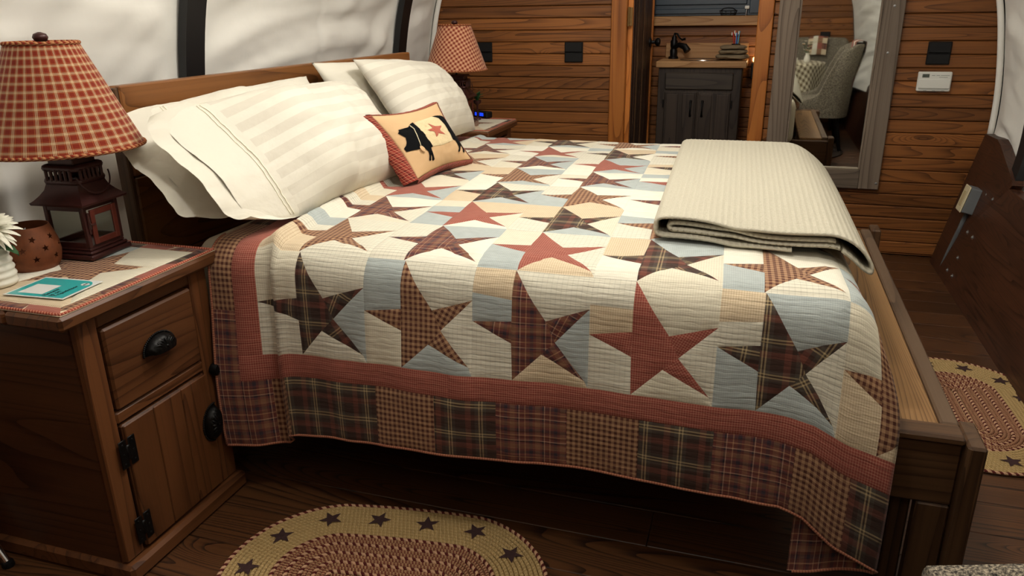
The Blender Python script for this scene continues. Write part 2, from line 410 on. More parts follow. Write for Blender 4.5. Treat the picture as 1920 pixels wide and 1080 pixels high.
def frame_m(o, x, y):
    x = Vector(x).normalized(); y = Vector(y).normalized(); z = x.cross(y)
    M = Matrix((x, y, z)).transposed().to_4x4(); M.translation = Vector(o); return M
def star_poly(r, r2=.4, a0=PI/2, n=5):
    return [((r if k % 2 == 0 else r*r2)*math.cos(a0+k*PI/n), (r if k % 2 == 0 else r*r2)*math.sin(a0+k*PI/n)) for k in range(2*n)]
def sstep(a, b, x):
    t = min(1, max(0, (x-a)/(b-a))); return t*t*(3-2*t)
def lerp(a, b, t): return a+(b-a)*t
def interp(tab, x):
    if x <= tab[0][0]: return tab[0][1]
    for (x0, y0), (x1, y1) in zip(tab, tab[1:]):
        if x <= x1: return y0+(y1-y0)*(x-x0)/(x1-x0)
    return tab[-1][1]
# clip a polygon (ear-cut first) by grid lines so that flat cloth pieces can follow a curved sheet
def ear(poly):
    P = list(poly)
    A = sum(P[i][0]*P[(i+1) % len(P)][1]-P[(i+1) % len(P)][0]*P[i][1] for i in range(len(P)))
    if A < 0: P.reverse()
    out = []; guard = 0
    def cr(a, b, c): return (b[0]-a[0])*(c[1]-a[1])-(b[1]-a[1])*(c[0]-a[0])
    while len(P) > 3 and guard < 500:
        guard += 1
        for i in range(len(P)):
            a, b, c = P[i-1], P[i], P[(i+1) % len(P)]
            if cr(a, b, c) <= 1e-12: continue
            if any(p not in (a, b, c) and cr(a, b, p) >= -1e-12 and cr(b, c, p) >= -1e-12 and cr(c, a, p) >= -1e-12 for p in P): continue
            out.append([a, b, c]); P.pop(i); break
        else: break
    out.append(P); return out
def halfclip(P, ax, v, keep_less):
    out = []
    for i in range(len(P)):
        a, b = P[i-1], P[i]; da = (a[ax]-v)*(1 if keep_less else -1); db = (b[ax]-v)*(1 if keep_less else -1)
        if (da < 0) != (db < 0) and abs(da-db) > 1e-15:
            t = da/(da-db); out.append((a[0]+(b[0]-a[0])*t, a[1]+(b[1]-a[1])*t))
        if db <= 0: out.append(b)
    return out
def gridclip(poly, cell):
    tris = ear(poly); out = []
    for T in tris:
        x0 = math.floor(min(p[0] for p in T)/cell); x1 = math.ceil(max(p[0] for p in T)/cell)
        for i in range(x0, x1):
            S = halfclip(halfclip(T, 0, (i+1)*cell, True), 0, i*cell, False)
            if len(S) < 3: continue
            y0 = math.floor(min(p[1] for p in S)/cell); y1 = math.ceil(max(p[1] for p in S)/cell)
            for j in range(y0, y1):
                C = halfclip(halfclip(S, 1, (j+1)*cell, True), 1, j*cell, False)
                if len(C) >= 3:
                    a = abs(sum(C[k][0]*C[(k+1) % len(C)][1]-C[(k+1) % len(C)][0]*C[k][1] for k in range(len(C))))
                    if a > 1e-10: out.append(C)
    return out
def edge_dist(p, poly):
    d = 9
    for i in range(len(poly)):
        ax, ay = poly[i-1]; bx, by = poly[i]; dx, dy = bx-ax, by-ay; L = dx*dx+dy*dy
        t = 0 if L == 0 else max(0, min(1, ((p[0]-ax)*dx+(p[1]-ay)*dy)/L))
        d = min(d, math.hypot(p[0]-ax-t*dx, p[1]-ay-t*dy))
    return d
def sheet_patch(polys, cell, P, puff=.0016, rim=.012, uvrot=None, lift=0, edge=None):
    """Flat pieces [poly, ...] laid on the sheet P(a,b); each is a little padded cushion with its seams recessed."""
    mb = MB(); mb.at = []; seen = {}
    e = 1e-3
    for pi, poly in enumerate(polys):
        ang = uvrot[pi] if uvrot else 0; ca, sa = math.cos(ang), math.sin(ang)
        for C in gridclip(poly, cell):
            ids = []; uvs = []
            for q in C:
                k = (pi, round(q[0], 6), round(q[1], 6))
                if k not in seen:
                    p = P(*q); nx = P(q[0]+e, q[1])-p; ny = P(q[0], q[1]+e)-p; nn = nx.cross(ny)
                    if nn.length > 0: nn.normalize()
                    d = edge_dist(q, poly); h = lift+puff*math.sqrt(min(1, d/rim))
                    seen[k] = len(mb.v); mb.v.append(tuple(p+nn*h)); mb.at.append((q[0], q[1], 0))
                if not ids or ids[-1] != seen[k]: ids.append(seen[k]); uvs.append((q[0]*ca-q[1]*sa+ang, q[0]*sa+q[1]*ca+ang))
            if len(ids) > 2 and ids[0] == ids[-1]: ids.pop(); uvs.pop()
            if len(ids) >= 3 and len(set(ids)) == len(ids): mb.f.append(ids); mb.uv.append(uvs); mb.mi.append(0)
    return mb

# ------------------------------------------------------------------ the setting
YB, YF, XC = 4.176, -.95, -.385
PROF = [(0, .925), (.25, .985), (.504, 1.046), (.683, 1.067), (.878, 1.056), (1.228, 1.002), (1.5, .90), (1.75, .74), (1.95, .54), (2.1, .32), (2.2, .08), (2.26, -.18), (2.275, XC)]
def xr(z): return interp(PROF, z)
def xl(z): return 2*XC-xr(z)
PITCH, Z0 = .0614, 1.175
def plank(y, x0, x1, z0, z1, parent, side0=None, side1=None, th=.016, sgn=1):
    """Wall plank; ends follow the arch when side0/side1 is a function of z. Every fifth or so is two butted lengths."""
    def one(a, b, s0, s1):
        mb = MB().box((a, y, z0+.0012), (b, y+sgn*th, z1-.0012), .0045)
        vs = []
        for p in mb.v:
            p = list(p)
            if s0 and abs(p[0]-a) < .006: p[0] = s0(p[2])+(p[0]-a)
            if s1 and abs(p[0]-b) < .006: p[0] = s1(p[2])+(p[0]-b)
            vs.append(tuple(p))
        mb.v = vs; return obj('plank', mb, M_plank, parent)
    one(x0, x1, side0, side1)
back = struct('wall_back', MB().box((-2.0, YB+.017, -.02), (-.70, YB+.10, 2.4), 0).box((-.03, YB+.017, -.02), (1.2, YB+.10, 2.4), 0).box((-.70, YB+.017, 1.96), (-.03, YB+.10, 2.4), 0), M_darkvoid)
kz = [Z0+k*PITCH for k in range(-20, 18)]
for z0, z1 in zip(kz, kz[1:]):
    if z1 < .0: continue
    z0 = max(z0, .003); zm = (z0+z1)/2
    if z1 > 2.2: break
    if xl(zm) < -.8: plank(YB, xl(zm), -.7805, z0, z1, back, xl)
    if xr(zm) > .03: plank(YB, .0225, xr(zm), z0, z1, back, None, xr)
front = struct('wall_front', MB().box((-2.0, YF-.10, -.02), (1.2, YF-.017, 2.4), 0), M_darkvoid)
for z0, z1 in zip(kz, kz[1:]):
    if z1 < .0: continue
    z0 = max(z0, .003); zm = (z0+z1)/2
    if z1 > 2.2: break
    plank(YF, xl(zm)+.16, xr(zm)-.16, z0, z1, front, lambda z: xl(z)+.16, lambda z: xr(z)-.16, sgn=-1)
# floor boards run along x
floor = struct('floor', MB().box((-2.0, -1.1, -.06), (1.25, 5.3, -.0185), 0), M_darkvoid)
for i in range(46):
    y0 = -1.0+i*.14; y1 = y0+.1385
    if y0 > 5.2: break
    xa, xb = (-1.76, 1.0) if y1 < 4.3 else (-.84, .1)
    cut = -.9+((i*797) % 100)/100*1.6
    if y1 > 4.3 or i % 2: obj('floor_board', MB().box((xa, y0, -.018), (xb, y1, 0), .0015), M_floor, floor)
    else:
        obj('floor_board', MB().box((xa, y0, -.018), (cut-.0008, y1, 0), .0015), M_floor, floor)
        obj('floor_board', MB().box((cut+.0008, y0, -.018), (xb, y1, 0), .0015), M_floor, floor)
# canvas cover between the hoops: one panel per bay and side
HOOPS = [-.95, .58, 2.15, 3.72]
def arc_pts(x_sign, n, z_lo=.42):
    """points up one side of the cover from z_lo to the ridge, evenly spaced"""
    pts = []; zs = [z_lo+(2.275-z_lo)*(1-(1-i/200)**1.6) for i in range(201)]
    P = [Vector((xr(z)+.012, 0, z)) for z in zs]
    L = [0]
    for a, b in zip(P, P[1:]): L.append(L[-1]+(b-a).length)
    out = []
    for i in range(n+1):
        t = L[-1]*i/n; k = 0
        while k < 199 and L[k+1] < t: k += 1
        f = (t-L[k])/max(1e-9, L[k+1]-L[k]); q = P[k].lerp(P[k+1], min(1, f))
        out.append(q if x_sign > 0 else Vector((2*XC-q.x, 0, q.z)))
    # smooth the polyline
    for _ in range(14):
        out = [out[0]]+[(out[i-1]+out[i]*2+out[i+1])/4 for i in range(1, n)]+[out[-1]]
    return out
def canvas_panel(y0, y1, side, seam, seed, parent, nv=110, nu=90):
    A = arc_pts(side, nv)
    Nn = []
    for i in range(nv+1):
        t = (A[min(nv, i+1)]-A[max(0, i-1)]).normalized(); Nn.append(Vector((-t.z, 0, t.x)) if side > 0 else Vector((t.z, 0, -t.x)))
    def P(u, v):
        i = round(v*nv); q = A[i].copy(); y = lerp(y0, y1, u); q.y = y; s = q.z
        if y0 < -.5: q.x -= side*.17*(1-u)*(1-u)
        edge = min(u, 1-u)*(y1-y0); k = sstep(0, .25, edge)
        h = .028*math.sin(PI*min(1, max(0, u)))       # belly towards the room
        # gathered folds that swag between hoops and die out at them
        sw = s+.30*(u-.5)**2*(y1-y0)-.10*u+.04*noise.noise(Vector((y*1.5, s*2, seed)))
        a = noise.noise(Vector((y*.9+seed*3, sw*9, seed)))+.55*noise.noise(Vector((y*1.6, sw*19, seed+4)))
        a += -.5*max(0, 1-abs(noise.noise(Vector((y*.8+seed, sw*6.5, seed+20))))*5)**1.5
        h += k*.026*a
        dg = s-.75*(y-y0)
        h += .024*sstep(.35, 1, u)*k*noise.noise(Vector((dg*9, u*1.2, seed+9)))
        if seam is not None:
            d = abs(y-seam)
            h += .009*math.exp(-d*7)*noise.noise(Vector((y*2, s*26, seed+2)))-.006*math.exp(-(d/.012)**2)
        return q+Nn[i]*h
    mb = MB().grid(nu, nv, P)
    return obj('canvas_panel', mb, M_canvas, parent, 180)
for sd, nm in ((-1, 'wall_left'), (1, 'wall_right')):
    # planks of the wagon side, leaning outward, with the stepped end board at the back
    outline = [(4.10, -.0), (4.10, .64), (3.90, .645), (3.83, .63), (3.54, .535), (3.515, .515), (3.53, .497), (YF+.02, .497), (YF+.02, 0)]
    vs = []
    for off in (.012, .055):
        for y, z in outline:
            x = xr(z)-.055+off; vs.append((x if sd > 0 else 2*XC-x, y, z))
    n = len(outline)
    fs = [tuple(range(n)), tuple(range(2*n-1, n-1, -1))]+[(i, (i+1) % n, n+(i+1) % n, n+i) for i in range(n)]
    wl = struct(nm, MB().add(vs, fs), M_side)
    bnds = [YF+.02]+HOOPS[1:]+[YB-.004]
    for k in range(4):
        y0, y1 = bnds[k], bnds[k+1]
        canvas_panel(y0, y1, sd, {2: 2.93, 1: 1.45}.get(k), 3+k+sd*10, wl, nu=90 if k < 3 else 24)
ceil = struct('ceiling', MB().box((XC-.06, YF, 2.285), (XC+.06, YB, 2.32), .01), M_bedy)
for i, y in enumerate(HOOPS):
    if i == 0: continue
    A = arc_pts(1, 60, .40); A2 = arc_pts(-1, 60, .40)
    path = [Vector((p.x-.012, 0, p.z)) for p in A]+[Vector((p.x+.012, 0, p.z)) for p in reversed(A2[:-1])]
    m = len(path); vs = []; fs = []
    for j, p in enumerate(path):
        t = (path[min(m-1, j+1)]-path[max(0, j-1)]).normalized(); nn = Vector((-t.z, 0, t.x))
        for dy, dn in ((-.045, 0), (-.045, .03), (.045, .03), (.045, 0)): vs.append(p+nn*(dn-.004)+Vector((0, y+dy-.14*sstep(.3, 1, 1-j/(m-1)), 0)))
    for j in range(m-1):
        for k in range(4): fs.append((j*4+k, j*4+(k+1) % 4, (j+1)*4+(k+1) % 4, (j+1)*4+k))
    fs += [(0, 1, 2, 3), tuple((m-1)*4+k for k in (3, 2, 1, 0))]
    struct('trim_%d' % (i+1), MB().add(vs, fs), M_hoop, 30)
# laced canvas edge against the back wall (right) and hem (left)
def hem(sd, name):
    A = arc_pts(sd, 60, .62)
    pts = [(p.x-sd*.018, YB-.016, p.z) for p in A]
    return struct(name, MB().tube(pts, .014, 8), M_canvas, 180)
hem(1, 'trim_5'); hem(-1, 'trim_6')
t7 = struct('trim_7', MB().box((-.7805, YB-.022, 0), (-.698, YB+.10, 1.97), .004), M_trim)       # door casing, left
t8 = struct('trim_8', MB().box((-.0508, YB-.022, 0), (.0222, YB+.10, 1.97), .004), M_trim)       # door casing, right
t9 = struct('trim_9', MB().box((-.7805, YB-.022, 1.97), (.0222, YB+.10, 2.05), .004), M_trim)
# door swung open into the washroom, seen along its face
d1 = struct('door_1', MB().box((-.705, YB+.035, .012), (-.667, 4.83, 1.96), .003), M_doorw)
for k in range(3): obj('door_board', MB().box((-.667, YB+.05+k*.205, .03), (-.6585, YB+.05+k*.205+.19, 1.94), .004), M_doorw, d1)
obj('jamb_stop', MB().box((-.6975, YB+.012, 0), (-.672, YB+.035, 1.96), .002), M_trim, t7)
for ya, yb in ((4.275, 4.30), (4.475, 4.53)): obj('edge_strip', MB().box((-.6585, ya, .03), (-.6535, yb, 1.94), .002), M_bedz, d1)
obj('edge_strip', MB().box((-.6585, 4.80, .03), (-.648, 4.83, 1.94), .003), M_trim, d1)
kb = MB().lathe([(.003, 0), (.027, 0), (.027, .006), (.010, .012), (.009, .030), (.018, .034), (.025, .045), (.024, .056), (.014, .062), (.002, .063)], n=20, M=Matrix.Rotation(R(90), 4, 'Y'), c=(-.6585, 4.76, 1.03))
obj('door_knob', kb, M_black, d1, 40)
hg = MB().box((-.690, YB-.0245, 1.132), (-.668, YB-.020, 1.222), .001).tube([(-.688, YB-.028, 1.13), (-.688, YB-.028, 1.224)], .006, 8)
for zz in (1.15, 1.177, 1.204): hg.lathe([(.0035, 0), (.0035, .002)], n=8, M=Matrix.Rotation(R(90), 4, 'X'), c=(-.677, YB-.0245, zz))
obj('hinge', hg, M_brass, t7)
# washroom shell
wr = struct('wall_washroom', MB().box((-.95, 5.117, 0), (.16, 5.2, 2.3), 0).box((.02, YB+.1, 0), (.12, 5.2, 2.3), 0).box((-.95, YB+.1, 0), (-.86, 5.2, 2.3), 0).box((-.95, YB, 2.3), (.16, 5.2, 2.36), 0), M_darkvoid)
wr.name = 'wall_washroom_back'
for z0, z1 in zip(kz, kz[1:]):
    if z1 < 0 or z1 > 2.25: continue
    z0 = max(z0, .003)
    plank(5.10, -.86, .018, z0, z1, wr)
    mb = MB().box((.004, YB+.10, z0+.0012), (.02, 5.10, z1-.0012), .0045); o = obj('plank', mb, M_plank, wr)

# ------------------------------------------------------------------ right side board fittings
for x, y, z in [(.997, 3.745, .425), (.997, 3.65, .425), (.954, 3.762, .247), (.954, 3.672, .248), (.927, 3.73, .134), (.908, 3.786, .056), (.909, 3.689, .059)]:
    bx = xr(z)-.043
    b = obj('bolt', MB().lathe([(.011, 0), (.011, .002), (.0055, .0022), (.005, .006), (.001, .0075)], n=12, M=Matrix.Rotation(R(-90), 4, 'Y') @ Matrix.Rotation(R(0), 4, 'X'), c=(bx, y, z)), M_steel, bpy.data.objects['wall_right'], 40)
jb = thing('junction_box', 'grey electrical box with a cream outlet face on the dark side board', 'outlet', (.96, 3.84, .375))
jM = Matrix.Translation((.955, 3.845, .375)) @ Matrix.Rotation(R(13), 4, 'Y')
obj('box_body', MB().box((-.034, -.04, -.058), (.034, .04, .058), .004, jM), M_greyb, jb)
obj('face_plate', MB().box((-.041, -.042, -.06), (-.034, .042, .06), .003, jM), M_offw, jb)
obj('socket', MB().box((-.044, -.017, -.034), (-.041, .017, .034), .003, jM), plain('cream_socket', (184, 168, 128), .4), jb)
cd = obj('conduit', MB().tube([(.949, 3.86, .318), (.935, 3.87, .24), (.915, 3.90, .12), (.897, 3.925, .0)], .012, 12), M_greypipe); tag(cd, 'bent grey pipe running from the electrical box down to the floor', 'pipe')

# ------------------------------------------------------------------ wall plates, thermostat
def outlet(cx, cz, y, label, sgn=-1):
    t = thing('outlet_cover', label, 'outlet', (cx, y, cz), 'black flip-up outlet covers')
    obj('cover_plate', MB().box((cx-.05, y, cz-.052), (cx+.05, y+sgn*.008, cz+.052), .002), M_blackp, t)
    obj('flip_lid', MB().box((cx-.0475, y+sgn*.008, cz+.001), (cx+.0475, y+sgn*.017, cz+.050), .003), M_blackp, t)
    obj('flip_lid', MB().box((cx-.0475, y+sgn*.008, cz-.050), (cx+.0475, y+sgn*.014, cz-.004), .003), M_blackp, t)
outlet(-1.495, 1.0, YB, 'black outlet cover half hidden behind the far checked lamp shade')
outlet(-.981, 1.0, YB, 'black outlet cover on the plank wall between the far lamp and the door casing')
outlet(.779, .998, YB, 'black outlet cover above the white thermostat')
outlet(.60, .92, YF, 'black outlet cover on the plank wall seen in the mirror', 1)
th = thing('thermostat', 'white wall thermostat with a small grey display, right of the mirror', 'thermostat', (.777, YB, .869))
obj('housing', MB().box((.705, YB, .824), (.849, YB-.022, .914), .004), M_white, th)
obj('front_cover', MB().box((.709, YB-.022, .838), (.845, YB-.026, .880), .002), M_white, th)
obj('display', MB().box((.722, YB-.022, .888), (.752, YB-.0235, .904), .0006), M_lcd, th)
dg = MB()
for i, ox in enumerate((.727, .734, .742)):
    for a, b in (((0, 0), (.0045, .0011)), ((0, .0045), (.0045, .0056)), ((0, .009), (.0045, .0101))): dg.box((ox+a[0], YB-.0235, .891+a[1]), (ox+b[0], YB-.0238, .891+b[1]), 0)
    dg.box((ox+.0036, YB-.0235, .891), (ox+.0047, YB-.0238, .9011), 0)
obj('display_digits', dg, M_ink, th)
pr = MB()
for a, b, z in ((.762, .776, .897), (.782, .796, .897), (.800, .838, .897), (.794, .83, .889), (.714, .84, .833)): pr.box((a, YB-.022, z), (b, YB-.0228, z+.0018), 0)
for a in (.735, .772, .812): pr.box((a, YB-.022, .827), (a+.014, YB-.0228, .829), 0)
obj('printed_marks', pr, M_inkgrey, th)

# ------------------------------------------------------------------ mirror in a weathered board frame
mr = thing('wall_mirror', 'tall mirror in a frame of weathered grey boards on the plank wall', 'mirror', (.325, YB, .34))
y0, y1 = YB, YB-.030
for a, b in ((.046, .140), (.509, .603)): obj('frame_board', MB().box((a, y0, .34), (b, y1, 1.9), .003), M_barn, mr)
for a, b in ((.34, .436), (1.8, 1.9)): obj('frame_board', MB().box((.1405, y0, a), (.5085, y1, b), .003), M_barnx, mr)
for lo, hi in (((.140, YB-.012, .436), (.150, YB-.024, 1.8)), ((.499, YB-.012, .436), (.509, YB-.024, 1.8))): obj('inner_bead', MB().box(lo, hi, .002), M_barn, mr)
obj('inner_bead', MB().box((.150, YB-.012, .436), (.499, YB-.024, .446), .002), plain('pale_bead', (150, 138, 118), .5), mr)
obj('mirror_glass', MB().box((.140, YB-.006, .436), (.509, YB-.014, 1.8), 0), M_mirror, mr)
for x, z in ((.556, 1.21), (.556, 1.0), (.59, .372)):
    obj('screw', MB().lathe([(.006, 0), (.006, .0015), (.001, .003)], n=10, M=Matrix.Rotation(R(90), 4, 'X'), c=(x, y1, z)), M_steel, mr, 40)

# ------------------------------------------------------------------ washroom
va = thing('vanity', 'dark-stained washroom vanity with two doors and a plank top', 'vanity', (-.355, 4.95, 0))
X0, X1, YV = -.60, -.118, 4.775
obj('case', MB().box((X0, YV, .0), (X1, 5.098, .884), .003), M_van, va)
obj('counter', MB().box((-.615, 4.75, .885), (-.095, 5.098, .921), .004), M_counter, va)
obj('false_drawer', MB().box((-.558, YV-.014, .758), (-.163, YV, .858), .006), M_vanx, va)
for a, b, hx in ((-.556, -.366, -.398), (-.360, -.170, -.330)):
    d = obj('door', MB().box((a, YV-.014, .10), (b, YV, .745), .004), M_van, va)
    for k in (0, 1): obj('door_board', MB().box((lerp(a, b, k*.5)+.012, YV-.018, .112), (lerp(a, b, k*.5+.5)-.012, YV-.0135, .733), .003), M_van, d)
    obj('handle', MB().tube([(hx, YV-.018, .606), (hx, YV-.042, .622), (hx, YV-.046, .65), (hx, YV-.042, .678), (hx, YV-.018, .694)], [.008, .005, .004, .005, .008], 8), M_black, d, 60)
for x in (-.562, -.164): obj('hinge', MB().box((x-.004, YV-.017, .655), (x+.004, YV-.012, .70), .001), M_black, va)
obj('sink', MB().lathe([(.135, 0), (.130, .004), (.122, .002), (.105, -.03), (.06, -.05), (.012, -.052)], n=36, M=Matrix.Diagonal((1, .75, 1, 1)), c=(-.36, 4.925, .921), cap=False), M_sink, va, 60)
fa = thing('faucet', 'black pump-style faucet at the left of the washroom sink', 'faucet', (-.545, 5.03, .921))
obj('faucet_body', MB().lathe([(.030, 0), (.030, .012), (.021, .018), (.023, .05), (.018, .06), (.022, .075), (.022, .105), (.015, .115), (.017, .125), (.010, .135), (.004, .150)], n=20, c=(-.545, 5.03, .921)), M_black, fa, 50)
obj('spout', MB().tube([(-.545, 5.02, .988), (-.51, 5.0, 1.005), (-.475, 4.985, .995), (-.455, 4.975, .968)], [.012, .016, .020, .022], 10), M_black, fa, 60)
obj('pump_handle', MB().tube([(-.545, 5.03, 1.07), (-.525, 5.02, 1.068), (-.51, 5.01, 1.045), (-.495, 5.0, 1.034), (-.475, 4.995, 1.04)], [.007, .006, .005, .006, .008], 8), M_black, fa, 60)
bs = box('backsplash', (-.60, 5.082, .9215), (-.10, 5.0995, 1.012), M_counter); tag(bs, 'pale wood backsplash board standing behind the washroom sink', 'backsplash')
lg = box('shelf_ledge', (-.70, 5.045, 1.115), (.0035, 5.0995, 1.170), M_counter); tag(lg, 'thick wooden ledge on the washroom wall under the slate cabinet', 'shelf')
cb = thing('mirror_standin', 'slate-painted washroom wall cabinet with a panelled front above the wooden ledge', 'cabinet', (-.35, 5.09, 1.172))  # slate panels replace a mirror; what it reflects is painted in
obj('standin_body', MB().box((-.70, 5.07, 1.1705), (.0035, 5.0995, 1.9), .003), M_slate, cb)
for lo, hi in (((-.68, 5.06, 1.182), (-.13, 5.07, 1.214)), ((-.68, 5.06, 1.234), (-.13, 5.07, 1.86)), ((-.115, 5.062, 1.182), (-.012, 5.07, 1.86))): obj('standin_panel', MB().box(lo, hi, .005), M_slate, cb)
# basket and brush on the ledge
bk = thing('wire_basket', 'small black wire basket on the washroom ledge', 'basket', (-.235, 5.052, 1.171))
def ring(c, rx, ry, z, n=20): return [(c[0]+rx*math.cos(2*PI*i/n), c[1]+ry*math.sin(2*PI*i/n), z) for i in range(n)]
for z, k in ((1.174, .8), (1.186, .92), (1.20, 1.0)): obj('hoop', MB().tube(ring((-.235, 5.055), .05*k, .010*k, z), .0022, 6, True), M_black, bk, 60)
for i in range(10):
    a = 2*PI*i/10; obj('wire', MB().tube([(-.235+.04*math.cos(a), 5.055+.008*math.sin(a), 1.174), (-.235+.05*math.cos(a), 5.055+.010*math.sin(a), 1.20)], .0022, 6), M_black, bk, 60)
obj('basket_handle', MB().tube([(-.28, 5.055, 1.20), (-.262, 5.055, 1.213), (-.235, 5.055, 1.217), (-.208, 5.055, 1.213), (-.19, 5.055, 1.20)], .0025, 6), M_black, bk, 60)
rz = thing('razor', 'white-headed upright razor standing on the washroom ledge', 'razor', (-.128, 5.052, 1.171))
obj('grip', MB().tube([(-.132, 5.053, 1.1715), (-.130, 5.053, 1.195), (-.128, 5.053, 1.21)], [.006, .005, .004], 8), M_chrome, rz, 60)
obj('head', MB().box((-.141, 5.046, 1.208), (-.115, 5.056, 1.226), .003), M_white, rz)
# folded towel, cup with brushes
tw = thing('folded_towel', 'folded taupe towel on the right of the washroom counter', 'towel', (-.18, 4.94, .921))
def towel_roll(zc, yc, xa, xb, rz_, ry, seed):
    def P(u, v):
        a = 2*PI*v; x = lerp(xa, xb, u); k = 1+.16*noise.noise(Vector((x*22, math.cos(a)*1.6, math.sin(a)*1.6+seed)))
        e = (1-abs(2*u-1)**6)**.5 if 0 < u < 1 else 0.0
        ca, sa = math.cos(a), math.sin(a)
        return Vector((x, yc+ry*k*math.copysign(abs(ca)**.6, ca)*e, zc+rz_*k*math.copysign(abs(sa)**.8, sa)*max(e, .15)))
    return MB().grid(28, 28, P)
for k, (z, h, xa, xb) in enumerate(((.941, .015, -.285, -.088), (.968, .014, -.268, -.098), (.993, .013, -.262, -.105))):
    obj('towel_fold', towel_roll(z, 4.93, xa, xb, h, .09-.008*k, k*5.), M_towel, tw, 180)
cu = thing('brush_cup', 'dark cup of toothbrushes behind the folded towel', 'cup', (-.175, 5.055, .921))
obj('cup', MB().lathe([(.022, .0), (.026, .05), (.026, .088), (.023, .088), (.022, .01)], n=20, c=(-.175, 5.05, .9215), cap=False), M_black, cu, 50)
for i, (dx, dz, c) in enumerate(((-.018, 1.075, (170, 40, 40)), (.0, 1.072, (30, 110, 190)), (.014, 1.082, (60, 150, 190)), (-.006, 1.085, (200, 90, 60)))):
    b = thing('toothbrush', ['red toothbrush leaning left in the dark cup', 'deep blue toothbrush in the dark cup', 'pale blue toothbrush leaning right in the dark cup', 'tall orange toothbrush in the dark cup'][i], 'toothbrush', (-.175, 5.05, .93), 'toothbrushes in the cup')
    obj('brush_handle', MB().tube([(-.175+dx*.2, 5.05+.004*i-.008, .93), (-.175+dx, 5.05+.006*i-.01, dz-.02), (-.175+dx*1.2, 5.05+.006*i-.01, dz)], .0035, 6), plain('brush_%d' % i, c, .4), b, 60)
    obj('bristles', MB().box((-.175+dx*1.2-.009, 5.046+.006*i-.01, dz-.018), (-.175+dx*1.2-.003, 5.053+.006*i-.01, dz), .001), M_white, b)
nl = thing('night_light', 'glowing plug-in night light low on the washroom wall beside the counter', 'lamp', (-.045, 5.08, .84))
obj('lamp_body', MB().box((-.075, 5.055, .80), (-.025, 5.0985, .90), .006), M_blackp, nl)
obj('diffuser', MB().box((-.070, 5.058, .902), (-.030, 5.09, .93), .006), mk_emit('warm_glow', (255, 190, 110), 6), nl)

# ------------------------------------------------------------------ bed frame and mattress
bd = thing('plank_bed', 'dark-stained wooden bed frame with a plank headboard and a ledge at the foot', 'bed', (-.55, 2.35, 0))
HX = -1.556
for k in range(3):
    z1 = 1.040-k*.235; obj('headboard_plank', MB().box((HX-.038, 1.592, z1-.233), (HX, 3.335, z1), .004), M_bedy, bd)
for y in (1.66, 3.25): obj('headboard_post', MB().box((HX-.076, y-.045, 0), (HX-.039, y+.045, 1.02), .004), M_bedz, bd)
obj('headboard_end', MB().box((HX-.040, 1.576, .30), (HX-.002, 1.591, 1.036), .003), M_bedz, bd)
obj('side_rail', MB().box((HX+.001, 1.476, .265), (.434, 1.514, .405), .004), M_bedx, bd)
obj('side_rail', MB().box((HX+.001, 3.02, .265), (.434, 3.06, .405), .004), M_bedx, bd)
obj('rail_cap', MB().box((.28, 1.466, .4055), (.434, 1.524, .424), .005), M_bedx, bd)
obj('foot_rail', MB().box((.400, 1.5245, .265), (.434, 3.019, .424), .004), M_railtop, bd)
obj('ledge_plank', MB().box((.262, 1.5245, .396), (.3995, 3.019, .418), .003), M_ledge, bd)
obj('corner_post', MB().box((.4345, 1.446, .0), (.468, 1.556, .418), .005), M_bedz, bd)
obj('corner_post', MB().box((.4345, 2.985, .0), (.468, 3.075, .43), .005), M_bedz, bd)
obj('leg', MB().box((.372, 1.476, .0), (.433, 1.512, .2645), .004), M_bedz, bd)
obj('leg', MB().box((.372, 3.02, .0), (.433, 3.058, .2645), .004), M_bedz, bd)
obj('leg', MB().box((.335, 1.514, .0), (.371, 1.60, .2645), .004), M_bedz, bd)
obj('leg', MB().box((-1.45, 1.56, .0), (-1.37, 1.64, .2645), .004), M_bedz, bd)
for k in range(9): obj('slat', MB().box((-1.50+k*.20, 1.515, .37), (-1.38+k*.20, 3.018, .392), .003), M_bedy, bd)
for z in (.36, .31): obj('bolt', MB().lathe([(.009, 0), (.009, .004), (.004, .008)], n=10, M=Matrix.Rotation(R(90), 4, 'Y'), c=(.468, 1.50, z)), M_steel, bd, 40)
mt = thing('mattress', 'thick cream mattress under the patchwork quilt', 'mattress', (-.65, 2.35, .395))
def rounded_box(lo, hi, r, n=6):
    mb = MB(); bm = bmesh.new(); bmesh.ops.create_cube(bm, size=1)
    for v in bm.verts: v.co = Vector([lerp(a, b, c+.5) for a, b, c in zip(lo, hi, v.co)])
    bmesh.ops.bevel(bm, geom=bm.edges[:], offset=r, segments=n, affect='EDGES', profile=.5)
    bm.verts.index_update(); mb.add([v.co.copy() for v in bm.verts], [[v.index for v in f.verts] for f in bm.faces]); bm.free(); return mb
M_matt = plain('cream_ticking', (214, 204, 180), .9, spec=.1)
obj('mattress_core', rounded_box((-1.36, 1.527, .394), (.215, 3.19, .668), .05), M_matt, mt, 60)

